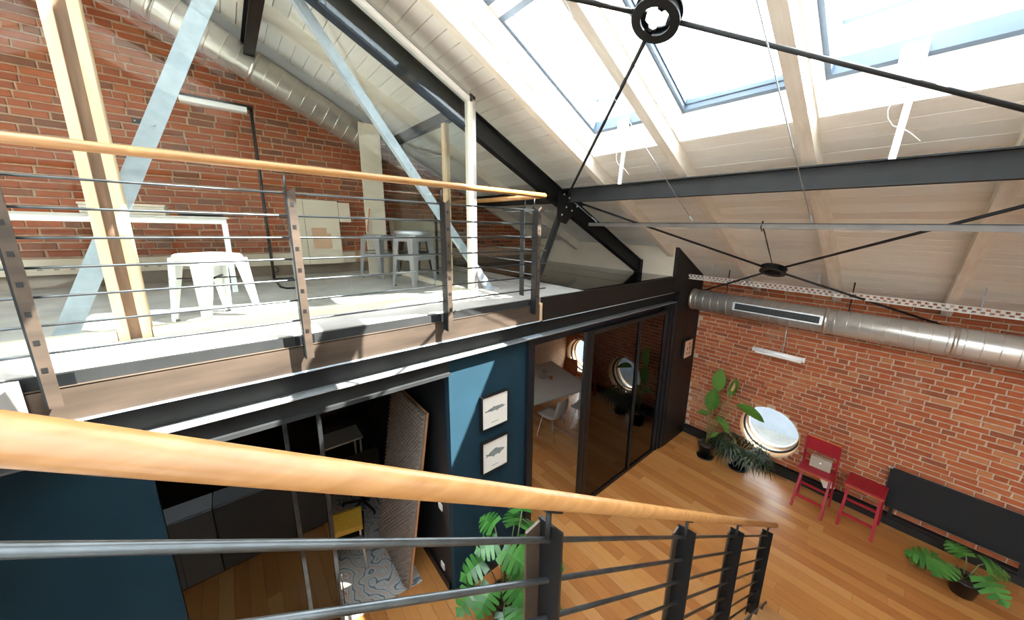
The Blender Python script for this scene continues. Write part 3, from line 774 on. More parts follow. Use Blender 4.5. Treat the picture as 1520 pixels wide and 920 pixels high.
for y_ in (2.92, 3.95, 4.98):
    p_ = MB().box(2.40, 2.408, y_-0.035, y_+0.035, ZM+0.001, 4.22); o = part('post', p_, steelgrey, rl)
    part('flange', MB().box(2.408, 2.445, y_+0.027, y_+0.035, ZM+0.001, 4.2), timber, o)
    part('handrail_bracket', MB().tube([(2.43, y_, 4.2), (2.44, y_, 4.30)], 0.006, 8), steelbar, o)

TANS = 0.6745
def hz(x): return 2.627-TANS*(x-1.5445)
sr = thing('stair_railing', 'stair railing in the foreground with thick wooden handrail', 'railing', (1.5, 0.55, 1.0))
part('handrail', MB().tube([(-1.0, 0.55, hz(-1.0)), (3.99, 0.55, hz(3.99)), (4.005, 0.55, hz(4.005))], [0.0245, 0.0245, 0.018], 20), handwood, sr)
for k in range(7):
    off = 0.128+0.1375*k
    part('bar', MB().tube([(-1.0, 0.55, hz(-1.0)-off), (3.66, 0.55, hz(3.66)-off)], 0.0078, 10), steelbar, sr)
for x_ in (-0.45, 0.565, 1.545, 2.50, 3.63):
    zt = hz(x_)-0.085
    o = lpost(sr, x_, 0.55, hz(x_)-1.12, zt, True)
    part('handrail_bracket', MB().tube([(x_-0.005, 0.55, zt-0.04), (x_-0.005, 0.55, hz(x_)-0.028)], 0.008, 8), steelgrey, o)
    part('bracket_plate', MB().bar((x_-0.03, 0.55, hz(x_-0.03)-0.028), (x_+0.035, 0.55, hz(x_+0.035)-0.028), 0.03, 0.006), steelgrey, o)

# staircase
stc = thing('staircase', 'straight staircase with wooden treads below the foreground railing', 'stairs', (1.6, -0.1, 0))
for k in range(17):
    z = ZM-0.181*(k+1); x0 = -0.8+0.268*k
    part('tread', MB().bbox(x0, x0+0.30, -0.62, 0.48, z-0.04, z, 0.004), handwood if False else mat('oak_tread', 'a87a4c', '966a40', 4, 0.45, stretch=(6, 1, 1)) if k == 0 else MATS['oak_tread'], stc)
for y_ in (0.485, -0.63):
    part('stringer', MB().prism([(-0.95, y_, ZM-0.02), (-0.95, y_, ZM-0.36), (3.72, y_, 0), (3.95, y_, 0), (3.95, y_, 0.06)], (0, 0.012, 0)), mat('stringer_grey', '6a6c6e', '5c5e60', 3, 0.5, 0.3) if y_ > 0 else MATS['stringer_grey'], stc)
struct('wall_dark_reflection', MB().prism([(-3.0, -0.70, 0), (2.6, -0.70, 0), (2.6, -0.70, 0.6), (-0.9, -0.70, 2.8), (-3.0, -0.70, 3.0)], (0, 0.04, 0)), blackp)  # unseen black wall, added so the smoked glass reflects dark
ld = struct('trim_8', MB().box(-3.0, -0.8, -0.62, 2.66, ZM-0.2, ZM), concrete)

# ------------------------------------------------------------------ glazed wall on the mezzanine
gw = thing('glazed_wall', 'tall glass wall with timber posts enclosing the mezzanine workshop', 'glass wall', (0, 3.25, ZM))
def hf(x): return g(x)-0.05
part('timber_post', MB().box(-0.575, -0.530, 3.20, 3.29, ZM, hf(-0.55)), timber, gw)
part('brown_post', MB().box(-0.530, -0.478, 3.22, 3.29, ZM, hf(-0.5)), brownpost, gw)
part('timber_post', MB().box(-0.478, -0.435, 3.20, 3.29, ZM, hf(-0.45)), timber, gw)
part('end_post', MB().box(1.945, 1.975, 3.20, 3.30, ZM, hf(1.97)), rafterm, gw)
part('end_cover', MB().box(1.975, 2.01, 3.20, 3.30, ZM, hf(2.0)), alu, gw)
def slope_bar(x0, x1, y0, y1, d0, d1): return sb(MB(), x0, x1, y0, y1, d0, d1)
part('head_frame', slope_bar(-1.5, 2.01, 3.20, 3.30, -0.085, -0.05), alu, gw)
part('head_batten', slope_bar(-1.5, 1.975, 3.20, 3.30, -0.125, -0.09), whitewood, gw)
part('sill', MB().box(-3.4, -0.58, 3.205, 3.295, ZM, ZM+0.06).box(-0.43, 1.94, 3.205, 3.295, ZM, ZM+0.06), plaster, gw)
def pane(x0, x1): return MB().hexa([(x0, 3.245, ZM+.06), (x1, 3.245, ZM+.06), (x1, 3.255, ZM+.06), (x0, 3.255, ZM+.06), (x0, 3.245, g(x0)-.125), (x1, 3.245, g(x1)-.125), (x1, 3.255, g(x1)-.125), (x0, 3.255, g(x0)-.125)])
part('pane', pane(-0.435, 0.76), clearglass, gw)
part('pane', pane(0.765, 1.945), clearglass, gw)
part('pane', pane(-1.55, -0.575), clearglass, gw)
part('return_post', MB().box(1.93, 1.99, 3.72, 3.79, ZM, 5.20), timber, gw)
part('return_beam', MB().box(1.91, 1.99, 3.30, 5.5, 5.10, 5.20), steelgrey, gw)
part('return_sill', MB().box(1.93, 1.98, 3.30, 5.5, ZM, ZM+0.06), plaster, gw)
part('pane', MB().box(1.955, 1.963, 3.79, 5.5, ZM+.06, 5.10), clearglass, gw)
part('pane', MB().box(1.955, 1.963, 3.30, 3.72, ZM+.06, 5.10), clearglass, gw)

# ------------------------------------------------------------------ mezzanine furniture
struct('baseboard_north', MB().box(-3.2, 5.45, YN-0.03, YN-0.002, ZM, 3.40), mat('brown_skirting', '7c6c5c', None, 4, 0.8))
tr2 = thing('wall_trunking', 'cream slotted cable trunking along the foot of back brick wall', 'trunking', (0, YN-0.04, 3.4))
part('channel', MB().box(-3.2, 1.5, YN-0.07, YN-0.031, 3.405, 3.565), plaster, tr2)
for i in range(14):
    xx = -1.6+i*0.105; o = MB()
    for r in range(2): o.box(xx+0.05*r, xx+0.05*r+0.035, YN-0.073, YN-0.07, 3.455+0.035*r, 3.463+0.035*r)
    part('slots', o, blackp, tr2)
for xx in (0.13, 0.22): part('socket', MB().box(xx, xx+0.07, YN-0.074, YN-0.07, 3.46, 3.50), plaster, tr2)
def metal_stool(name, label, loc, rz, h, m, seat='square', base=0.37):
    t = thing(name, label, 'stool', loc, rz, 'metal stools on the mezzanine'); s = 0.155; b = base/2
    def sq(r, z, c=0.045): return [(-r+c, -r, z), (r-c, -r, z), (r, -r+c, z), (r, r-c, z), (r-c, r, z), (-r+c, r, z), (-r, r-c, z), (-r, -r+c, z)]
    if seat == 'square':
        part('seat', MB().loft([sq(s+0.012, h-0.075), sq(s+0.004, h-0.012), sq(s-0.006, h), sq(s-0.05, h-0.006)]), m, t, True)
        part('hand_slot', MB().box(-0.05, 0.05, -0.012, 0.012, h-0.005, h-0.003), blackp, t, True)
    else:
        part('seat', MB().lathe([(0.19, h-0.055), (0.212, h-0.045), (0.215, h-0.012), (0.19, h), (0.01, h-0.002)], n=28), m, t, True)
        part('seat_skirt', MB().loft([sq(s+0.012, h-0.13), sq(s+0.004, h-0.055)]), m, t, True)
    top = h-0.03 if seat == 'square' else h-0.09
    for sx in (1, -1):
        for sy in (1, -1):
            rings = []
            for f in (0, 1):
                r = s+0.006+(b-s)*f; z = top*(1-f); wd = 0.095*(1-f)+0.035*f; tk_ = 0.006
                cx_, cy_ = sx*r, sy*r
                rings.append([(cx_, cy_, z), (cx_-sx*wd, cy_, z), (cx_-sx*wd, cy_-sy*tk_, z), (cx_-sx*tk_, cy_-sy*tk_, z), (cx_-sx*tk_, cy_-sy*wd, z), (cx_, cy_-sy*wd, z)])
            part('leg', MB().loft(rings), m, t, True)
            part('foot', MB().box(sx*b-0.017-sx*0.012, sx*b+0.017-sx*0.012, sy*b-0.017-sy*0.012, sy*b+0.017-sy*0.012, 0, 0.012), blackp, t, True)
    zz = h*0.62; rr = s+(b-s)*0.35
    br = MB(); br.bar((rr, rr, zz), (-rr, -rr, zz), 0.02, 0.008); br.bar((rr, -rr, zz+0.009), (-rr, rr, zz+0.009), 0.02, 0.008)
    part('brace', br, steelgrey, t, True)
    if h > 0.55:
        r2 = s+(b-s)*0.45; zz = h*0.52
        for a_, b_ in (((r2, r2), (-r2, r2)), ((-r2, r2), (-r2, -r2)), ((-r2, -r2), (r2, -r2)), ((r2, -r2), (r2, r2))):
            part('rung', MB().bar((a_[0], a_[1], zz), (b_[0], b_[1], zz), 0.006, 0.05), m, t, True)
    return t
metal_stool('metal_stool', 'bright white square stool in sunlight by the left timber post', (-0.12, 3.56, ZM), 0.55, 0.50, whitemetal)
metal_stool('metal_stool', 'silver-grey stool with round thick seat behind the glass', (1.72, 4.20, ZM), 0.35, 0.68, greymetal, 'round')
metal_stool('metal_stool', 'grey square stool in front of cream boxed riser', (1.62, 5.18, ZM), 0.5, 0.60, greymetal)
metal_stool('metal_stool', 'black square stool in the dark corner behind the round-seat stool', (2.25, 5.45, ZM), 0.2, 0.60, steelblack)
# cream wall board with tan patch
wb = thing('wall_board', 'large cream board with tan paper shapes leaning on back brick wall', 'board', (1.1, 5.95, 3.4))
part('panel', MB().hexa([(0.74, 5.86, 3.41), (1.30, 5.86, 3.41), (1.30, 5.89, 3.41), (0.74, 5.89, 3.41), (0.74, 5.94, 4.32), (1.30, 5.94, 4.32), (1.30, 5.97, 4.32), (0.74, 5.97, 4.32)]), plaster, wb)
part('side_panel', MB().hexa([(1.305, 5.90, 4.02), (1.46, 5.90, 4.02), (1.46, 5.92, 4.02), (1.305, 5.92, 4.02), (1.305, 5.94, 4.30), (1.46, 5.94, 4.30), (1.46, 5.96, 4.30), (1.305, 5.96, 4.30)]), plaster, wb)
def wbp(x, z): return (x, 5.86+0.08*(z-3.41)/0.91-0.004, z)
part('paper_patch', MB().prism([wbp(0.93, 3.93), wbp(1.12, 3.93), wbp(1.12, 3.85), wbp(1.17, 3.85), wbp(1.17, 3.63), wbp(0.94, 3.63)], (0, 0.004, 0)), kraft, wb, label='tan paper patch')
part('seam', MB().prism([wbp(0.86, 3.42), wbp(0.864, 3.42), wbp(0.864, 4.31), wbp(0.86, 4.31)], (0, 0.003, 0)), steelgrey, wb)
lb = thing('leaning_board', 'pale board leaning in the dark corner right of the riser', 'board', (2.6, 5.9, ZM))
part('panel', MB().hexa([(2.05, 5.80, ZM), (2.95, 5.80, ZM), (2.95, 5.83, ZM), (2.05, 5.83, ZM), (2.05, 5.98, 4.10), (2.95, 5.98, 4.10), (2.95, 6.01, 4.10), (2.05, 6.01, 4.10)]), plaster, lb)
solo('box', MB().box(1.85, 1.95, 5.62, 5.90, ZM, ZM+0.26), plaster, 'low cream box on the floor behind the grey square stool', 'box')
solo('red_stick', MB().tube([(1.56, 5.47, 3.90), (1.62, 5.49, 4.22)], 0.007, 6).tube([(1.585, 5.475, 4.05), (1.565, 5.47, 3.88)], 0.005, 6), mat('red_wire', 'c86a4a', None, 4, 0.5), 'thin red-orange bent rod leaning on the cream riser', 'rod')
# desk
dkk = thing('work_desk', 'white framed desk with thin top against the back brick wall', 'desk', (-0.7, 5.2, ZM))
part('tabletop', MB().box(-1.6, 0.04, 4.80, 5.7, 4.015, 4.035), tabletop, dkk)
part('apron', MB().box(-1.58, 0.02, 4.82, 4.86, 3.965, 4.015), whitemetal, dkk)
for lx, ly in ((-1.56, 4.82), (-0.02, 4.82), (-1.56, 5.64), (-0.02, 5.64)):
    part('leg', MB().box(lx-0.001, lx+0.045, ly, ly+0.045, ZM, 3.965), whitemetal, dkk)
cb = thing('storage_box', 'beige flat box at the left end of the white desk', 'box', (-0.66, 5.2, 4.035))
part('body', MB().bbox(-0.95, -0.42, 5.02, 5.38, 4.036, 4.115, 0.006), plaster, cb); part('lid', MB().box(-0.955, -0.415, 5.015, 5.385, 4.115, 4.135), plaster, cb)
lp = thing('laptop', 'closed black laptop lying on the white desk', 'laptop', (-0.15, 5.2, 4.035))
part('base', MB().bbox(-0.34, 0.0, 5.05, 5.30, 4.036, 4.048, 0.004), blackp, lp); part('lid', MB().bbox(-0.34, 0.0, 5.05, 5.30, 4.050, 4.060, 0.003), steelblack, lp)
solo('tablet', MB().box(-0.26, -0.12, 5.12, 5.26, 4.0605, 4.072), greymetal, 'small silver tablet on top of the black laptop', 'tablet')
# floor-standing lamp
fl = thing('floor_lamp', 'tall black-poled floor lamp with long white head at back wall', 'lamp', (0.42, 5.7, ZM))
part('pole', MB().tube([(0.40, 5.55, ZM+0.02), (0.40, 5.55, 5.28)], 0.017, 10), steelblack, fl)
part('head', MB().box(-0.20, 0.36, 5.50, 5.60, 5.235, 5.29), whitemetal, fl)
part('head_top', MB().box(-0.22, 0.42, 5.49, 5.61, 5.29, 5.315), steelblack, fl)
part('base', MB().tube([(0.40, 5.55, ZM+0.012), (0.40, 4.85, ZM+0.012), (0.44, 4.72, ZM+0.012), (0.54, 4.68, ZM+0.012), (0.60, 4.76, ZM+0.012), (0.60, 5.55, ZM+0.012), (0.40, 5.55, ZM+0.012)], 0.011, 8), steelblack, fl)
part('clip', MB().tube([(0.42, 5.53, ZM+0.10), (0.45, 5.52, ZM+0.12), (0.45, 5.52, ZM+0.16), (0.42, 5.53, ZM+0.18)], 0.006, 6), steelblack, fl)
# small brackets on the back wall
jb = thing('junction_box', 'small dark fixing plate high on the back brick wall', 'fixing', (-0.6, YN-0.02, 5.05))
part('plate', MB().box(-0.62, -0.50, YN-0.03, YN-0.013, 5.03, 5.08), steelblack, jb)
for xx in (-0.60, -0.52): part('screw', MB().tube([(xx, YN-0.03, 5.055), (xx, YN-0.036, 5.055)], 0.008, 8), galv, jb)

# ------------------------------------------------------------------ ground floor: pictures, sockets, room content
def fish(cx_, cz, s, y, kind):
    pts = []
    if kind == 0:
        up = [(-.5, .02), (-.42, .0), (-.3, .05), (-.12, .09), (-.08, .15), (-.03, .10), (.15, .10), (.30, .085), (.33, .11), (.40, .06), (.5, .02)]
        dn2 = [(.5, -.01), (.38, -.05), (.30, -.05), (.16, -.08), (.10, -.14), (.06, -.08), (-.1, -.07), (-.16, -.10), (-.22, -.06), (-.40, -.045), (-.50, -.06)]
    else:
        up = [(-.5, .08), (-.36, .03), (-.25, .11), (-.12, .17), (.05, .22), (.12, .17), (.27, .12), (.38, .09), (.5, .03)]
        dn2 = [(.46, -.02), (.30, -.09), (.22, -.17), (.13, -.11), (-.02, -.13), (-.08, -.19), (-.16, -.12), (-.36, -.05), (-.5, -.10), (-.44, -.01)]
    return MB().prism([(cx_+p[0]*s, y, cz+p[1]*s) for p in up+dn2], (0, 0.001, 0))
for nm, zc_, kind, lab in (('framed_print', 2.10, 0, 'upper framed fish print, slender pointed fish, half in sunlight'), ('framed_print', 1.575, 1, 'lower framed fish print, round-bodied fish, in the shade')):
    x0, x1, z0, z1 = 1.745, 2.085, zc_-0.19, zc_+0.19
    t = thing(nm, lab, 'picture', ((x0+x1)/2, 2.76, z0), group=None)
    f = MB(); f.box(x0, x1, 2.725, 2.774, z0, z0+.01); f.box(x0, x1, 2.725, 2.774, z1-.01, z1); f.box(x0, x0+.01, 2.725, 2.774, z0+.01, z1-.01); f.box(x1-.01, x1, 2.725, 2.774, z0+.01, z1-.01)
    part('frame', f, blackp, t)
    p = part('print', MB().box(x0+.01, x1-.01, 2.735, 2.772, z0+.01, z1-.01), paper, t)
    part('fish_drawing', fish((x0+x1)/2, zc_+0.02, 0.25, 2.7335, kind), printink, p)
    cp = MB(); xx = x0+.12
    for i in range(7): cp.box(xx, xx+.009, 2.734, 2.735, zc_-.132, zc_-.126); xx += .013
    part('caption', cp, steelgrey, p)
po = thing('poster', 'small pinkish poster with dark marks on the black wall', 'poster', (6.2, 2.65, 1.7))
part('backing', MB().box(6.06, 6.36, 2.62, 2.659, 1.70, 2.03), blackp, po)
part('sheet', MB().box(6.063, 6.357, 2.617, 2.62, 1.703, 2.027), mat('pink_paper', 'd9b89c', 'd2ae92', 4, 0.8), po)
mk = MB()
for (u, v) in ((.17, .26), (.11, .17), (.20, .175), (.10, .08), (.20, .07)):
    mk.prism([(6.06+u+.02*math.cos(k*1.05), 2.616, 1.70+v+.028*math.sin(k*1.05)) for k in range(6)], (0, 0.001, 0))
part('marks', mk, mat('dark_ink', '4a4038', None, 4, 0.8), po)
for zz, lab in ((0.98, 'white light switch on the dark side wall, at hand height'), (0.18, 'white power socket low on the dark side wall')):
    t = thing('wall_switch' if zz > .5 else 'wall_socket', lab, 'switch' if zz > .5 else 'socket', (1.40, 3.05, zz))
    part('plate', MB().bbox(1.396, 1.409, 3.01, 3.09, zz-0.04, zz+0.04, .003), whitep, t); part('rocker', MB().box(1.392, 1.396, 3.025, 3.075, zz-.02, zz+.02), paper, t)
for x0, x1, lab, mm in ((-1.10, -0.50, 'pale grey low cabinet beneath the stairs, mirrored in dark glass', 'cabinet_pale'), (-0.49, 0.62, 'wide darker grey low cabinet beneath the stairs, mirrored in dark glass', 'cabinet_grey')):  # unseen cabinets, added to give the smoked glass its grey reflection
    t = thing('low_cabinet', lab, 'cabinet', ((x0+x1)/2, .7, 0))
    mm = mat(mm, *(('a6a9aa', '9ea1a2') if 'pale' in mm else ('8a8c8c', '828484')), 4, 0.5)
    part('body', MB().box(x0, x1, .52, .82, .0, .86), mm, t); part('door', MB().box(x0+.005, (x0+x1)/2-.003, .82, .838, .02, .85), mm, t); part('door', MB().box((x0+x1)/2+.003, x1-.005, .82, .838, .02, .85), mm, t)
# rug, acoustic panel
solo('rug', MB().hexa([(0.02, 3.30, 0.001), (1.20, 3.17, 0.001), (1.32, 5.2, 0.001), (0.14, 5.3, 0.001), (0.02, 3.30, 0.012), (1.20, 3.17, 0.012), (1.32, 5.2, 0.012), (0.14, 5.3, 0.012)]), rugm, 'grey marbled rug with orange squiggles on wooden floor', 'rug')
ap = thing('acoustic_panel', 'tall grey foam acoustic panel leaning on the dark side wall', 'panel', (1.2, 3.6, 0.013))
Y0, Y1, HT = 3.16, 4.12, 2.06
def app(y, h, o): 
    f = h/HT; return (1.05+0.30*f-o*0.99, y, 0.014+h+o*0.14)
bk = [app(Y0, 0, 0), app(Y1, 0, 0), app(Y1, HT, 0), app(Y0, HT, 0)]
part('backing', MB().hexa([app(Y0, 0, -.018), app(Y1, 0, -.018), app(Y1, 0, 0), app(Y0, 0, 0), app(Y0, HT, -.018), app(Y1, HT, -.018), app(Y1, HT, 0), app(Y0, HT, 0)]), plyedge, ap)
part('foam_sheet', MB().hexa([app(Y0+.01, .01, 0), app(Y1-.01, .01, 0), app(Y1-.01, .01, .02), app(Y0+.01, .01, .02), app(Y0+.01, HT-.01, 0), app(Y1-.01, HT-.01, 0), app(Y1-.01, HT-.01, .02), app(Y0+.01, HT-.01, .02)]), foam, ap)
st = MB(); NY, NZ = 19, 40
for i in range(NY):
    for j in range(NZ):
        y0 = Y0+.02+(Y1-Y0-.04)*i/NY; h0 = .02+(HT-.04)*j/NZ; dy = (Y1-Y0-.04)/NY; dh = (HT-.04)/NZ
        b_ = [app(y0, h0, .02), app(y0+dy, h0, .02), app(y0+dy, h0+dh, .02), app(y0, h0+dh, .02), app(y0+dy/2, h0+dh/2, .055)]
        st.add(b_, [(0, 1, 4), (1, 2, 4), (2, 3, 4), (3, 0, 4)])
part('foam_pyramids', st, foam, ap, kind='stuff')
# olive chair in the dark room
oc = thing('olive_chair', 'olive-yellow chair with pale metal legs on the marbled rug', 'chair', (0.62, 3.98, 0.012), math.radians(-14))
part('seat', MB().bbox(-.21, .21, -.21, .21, .42, .47, .015), steelblack, oc, True)
part('backrest', MB().loft([[(-.2, -.2-.03*math.sin(math.pi*k/2), .55+.09*k), (.2, -.2-.03*math.sin(math.pi*k/2), .55+.09*k), (.2, -.17-.03*math.sin(math.pi*k/2), .55+.09*k), (-.2, -.17-.03*math.sin(math.pi*k/2), .55+.09*k)] for k in range(4)]), olive, oc, True)
for sx in (-1, 1):
    for sy in (-1, 1): part('leg', MB().tube([(sx*.18, sy*.18, .42), (sx*.21, sy*.21, 0)], .012, 8), chairgrey, oc, True)
    part('back_post', MB().tube([(sx*.17, -.18, .45), (sx*.17, -.19, .60)], .011, 8), chairgrey, oc, True)
ds = thing('side_desk', 'white desk at the back of the dark room', 'desk', (0.85, 5.5, 0))
part('tabletop', MB().box(0.45, 1.22, 5.32, 5.75, .73, .755), whitep, ds)
for lx in (0.48, 1.18):
    for ly in (5.35, 5.72): part('leg', MB().tube([(lx, ly, .73), (lx, ly, 0)], .016, 8), chairgrey, ds)
oc2 = thing('office_chair', 'black office chair beside the white desk in dark room', 'chair', (1.0, 4.75, 0.0125))
part('seat', MB().bbox(-.23, .23, -.22, .22, .43, .50, .02), blackp, oc2, True); part('backrest', MB().bbox(-.21, .21, -.27, -.22, .58, 1.02, .02), blackp, oc2, True)
part('column', MB().tube([(0, 0, .43), (0, 0, .10)], .025, 10), steelgrey, oc2, True)
part('back_arm', MB().bar((0, -.15, .44), (0, -.24, .70), .05, .02, (0, -1, 0)), blackp, oc2, True)
for k in range(5):
    c_, s_ = math.cos(k*1.2566), math.sin(k*1.2566)
    part('foot', MB().tube([(0, 0, .10), (.27*c_, .27*s_, .06)], [.022, .014], 8), blackp, oc2, True); part('castor', MB().tube([(.27*c_-.012, .27*s_, .027), (.27*c_+.012, .27*s_, .027)], .027, 10), blackp, oc2, True)
sw = thing('wall_switch', 'white switch plate on the black back wall of dark room', 'switch', (0.93, 5.89, 1.1))
part('plate', MB().bbox(.90, .96, 5.885, 5.899, 1.05, 1.19, .003), whitep, sw); part('rocker', MB().box(.915, .945, 5.881, 5.885, 1.08, 1.16), paper, sw)

# meeting room
mt = thing('meeting_table', 'large grey meeting table inside the room behind glass doors', 'table', (4.6, 5.0, 0))
part('tabletop', MB().prism([(3.50, 4.44, .725), (5.36, 4.16, .725), (5.74, 5.74, .725), (3.88, 6.02, .725)], (0, 0, .025)), tabletop, mt)
for lx, ly in ((3.72, 4.55), (5.24, 4.32), (5.50, 5.58), (4.0, 5.85)):
    part('leg', MB().box(lx-.03, lx+.03, ly-.03, ly+.03, 0, .725), whitemetal, mt)
bw = thing('glass_bowl', 'small clear glass bowl on the grey meeting table', 'bowl', (5.10, 5.32, .751))
part('bowl', MB().lathe([(.035, .0), (.04, .006), (.07, .05), (.085, .085), (.08, .085), (.064, .05), (.03, .012)], (5.10, 5.32, .751), 20), clearglass, bw)
part('rim', MB().lathe([(.08, .083), (.086, .083), (.086, .089), (.08, .089), (.08, .083)], (5.10, 5.32, .751), 20, cap=False), whitep, bw)
solo('orange_ball', MB().lathe([(.006, 0), (.03, .008), (.042, .03), (.04, .055), (.025, .073), (.006, .08)], (4.98, 4.98, .751), 16), mat('terracotta', 'a84a28', None, 5, 0.6), 'round terracotta ball on the grey meeting table beside the bowl', 'ornament')
solo('tray', MB().lathe([(.09, 0), (.12, .004), (.125, .014), (.118, .014), (.088, .006)], (4.93, 5.16, .751), 24), clearglass, 'flat clear glass tray lying between bowl and terracotta ball', 'tray')
def shell_chair(label, loc, rz, seatm=chairgrey, name='sled_chair'):
    t = thing(name, label, 'chair', loc, rz, 'chairs around the meeting table')
    rings = []
    prof = [(.22, .455), (.16, .445), (0, .44), (-.14, .445), (-.20, .47), (-.225, .55), (-.25, .70), (-.26, .82)]
    ws_ = [.17, .20, .21, .21, .21, .21, .20, .16]
    for (yy, zz), w_ in zip(prof, ws_):
        c = .02
        rings.append([(-w_, yy+.015, zz+c), (-w_*.5, yy, zz), (w_*.5, yy, zz), (w_, yy+.015, zz+c), (w_, yy+.022, zz+c+.008), (w_*.5, yy+.008, zz+.010), (-w_*.5, yy+.008, zz+.010), (-w_, yy+.022, zz+c+.008)])
    part('shell', MB().loft(rings, sm=True), seatm, t, True)
    for s_ in (-1, 1):
        part('sled_leg', MB().tube([(s_*.15, .12, .44), (s_*.21, .20, .012), (s_*.22, -.24, .012), (s_*.15, -.12, .44)], .009, 8), chrome, t, True)
    part('crossbar', MB().tube([(-.15, .12, .435), (.15, .12, .435)], .008, 8), chrome, t, True)
    return t
sc = shell_chair('pale shell chair on sled legs at near side of the meeting table', (4.35, 4.28, 0), math.radians(8))
dup(sc, (5.05, 4.05, 0), math.radians(12), 'pale shell chair nearest the glass door leaf at the meeting table')
shell_chair('orange-brown chair at the far side of the meeting table', (5.85, 5.35, 0), math.radians(100), orangeseat)

# ------------------------------------------------------------------ red folding chairs
def red_chair(label, loc, rz, back):
    t = thing('folding_bar_chair', label, 'chair', loc, rz, None)
    # local: front is -x, seat width along y
    hw = .19
    for s_ in (-1, 1):
        part('front_leg', MB().bar((-.23, s_*(hw-.015), 0), (.03 if back else -.08, s_*(hw-.03), .63), .03, .036, (1, 0, 0)), redp, t, True)
        if back:
            part('back_post', MB().bar((.20, s_*(hw), 0), (.02, s_*(hw), 1.06), .026, .036, (1, 0, 0)), redp, t, True)
        else:
            part('back_leg', MB().bar((.24, s_*(hw), 0), (.05, s_*(hw-.01), .62), .026, .036, (1, 0, 0)), redp, t, True)
    sx0, sx1 = (-.22, .10) if back else (-.20, .17)
    se = part('seat', MB().bbox(sx0, sx1, -hw-.01, hw+.01, .622, .648, .006), redp, t, True)
    part('worn_edge', MB().box(sx0-.0015, sx0+.006, -hw, hw, .618, .626), redtrim, se, True)
    part('stretcher', MB().bar((-.165, -hw+.02, .17), (-.165, hw-.02, .17), .022, .034), redp, t, True)
    part('stretcher', MB().bar((.17 if back else .19, -hw+.01, .20), (.17 if back else .19, hw-.01, .20), .02, .034), redp, t, True)
    if back:
        b_ = part('backrest', MB().hexa([(.055, -hw-.012, .86), (.055, hw+.012, .86), (.075, hw+.012, .86), (.075, -hw-.012, .86), (.02, -hw-.012, 1.08), (.02, hw+.012, 1.08), (.04, hw+.012, 1.08), (.04, -hw-.012, 1.08)]), redp, t, True)
        part('worn_edge', MB().box(.018, .042, -hw, hw, 1.078, 1.083), redtrim, b_, True)
        part('lower_back_rail', MB().bar((.085, -hw, .74), (.085, hw, .74), .02, .04), redp, t, True)
    return t
red_chair('red folding bar chair with backrest, a grey box on its seat', (6.12, 0.50, 0), math.radians(-3), True)
red_chair('red backless bar stool between red bar chair and black panel', (6.20, -0.02, 0), math.radians(-3), False)
bx = thing('grey_box', 'grey-brown box standing on the seat of red bar chair', 'box', (6.13, 0.48, .649))
part('body', MB().hexa([(6.08, .36, .650), (6.08, .60, .650), (6.15, .60, .650), (6.15, .36, .650), (6.10, .36, .81), (6.10, .60, .81), (6.17, .60, .81), (6.17, .36, .81)]), cardboard, bx)
part('label_dot', MB().tube([(6.086, .48, .74), (6.083, .48, .741)], .012, 10), paper, bx)
nt_ = thing('paper_tag', 'white paper sheet hanging beneath the red bar chair seat', 'paper', (6.2, 0.36, .30))
part('sheet', MB().hexa([(6.235, .28, .36), (6.235, .40, .30), (6.238, .40, .30), (6.238, .28, .36), (6.235, .34, .48), (6.235, .46, .42), (6.238, .46, .42), (6.238, .34, .48)]), paper, nt_)
part('string', MB().tube([(6.236, .40, .44), (6.23, .40, .63)], .002, 5), steelbar, nt_)
bp_ = thing('black_panel', 'black fabric panel standing on the baseboard against brick wall', 'panel', (6.5, -0.8, .33))
part('screen', MB().hexa([(6.44, -1.45, .33), (6.44, -.20, .33), (6.465, -.20, .33), (6.465, -1.45, .33), (6.52, -1.45, .86), (6.52, -.20, .86), (6.545, -.20, .86), (6.545, -1.45, .86)]), mat('black_fabric', '121213', '0e0e0f', 80, 0.9), bp_)
fr_ = MB().bar((6.45, -1.45, .335), (6.45, -.20, .335), .02, .02); fr_.bar((6.53, -1.45, .86), (6.53, -.20, .86), .02, .02)
part('rim', fr_, steelblack, bp_)
part('foot', MB().box(6.45, 6.48, -.32, -.28, .161, .33), steelblack, bp_); part('foot', MB().box(6.45, 6.48, -1.4, -1.36, .161, .33), steelblack, bp_)
part('ring', MB().tube([(6.52+.02*math.sin(k*.7), -.20+.02*math.cos(k*.7), .87) for k in range(10)], .005, 6), galv, bp_)

# ------------------------------------------------------------------ plants
def pot(t, c, r, h, m=potb, saucer=True):
    part('pot', MB().lathe([(r*.72, 0.012), (r*.95, h*.9), (r*1.04, h*.9), (r*1.06, h), (r*.95, h), (r*.92, h*.86), (.01, h*.86)], c, 28), m, t)
    part('soil', MB().lathe([(r*.93, h*.84), (r*.90, h*.875), (.01, h*.885)], c, 24), soil, t)
    if saucer: part('saucer', MB().lathe([(r*.85, 0), (r*1.0, .006), (r*1.05, .025), (r*1.0, .025), (r*.95, .011), (.01, .011)], c, 28), m, t)
def frame_at(p, d, nrm):
    d = Vector(d).normalized(); nrm = Vector(nrm); nrm = (nrm-d*nrm.dot(d)).normalized(); s_ = d.cross(nrm)
    m_ = Matrix(((s_.x, d.x, nrm.x, p[0]), (s_.y, d.y, nrm.y, p[1]), (s_.z, d.z, nrm.z, p[2]), (0, 0, 0, 1)))
    return m_
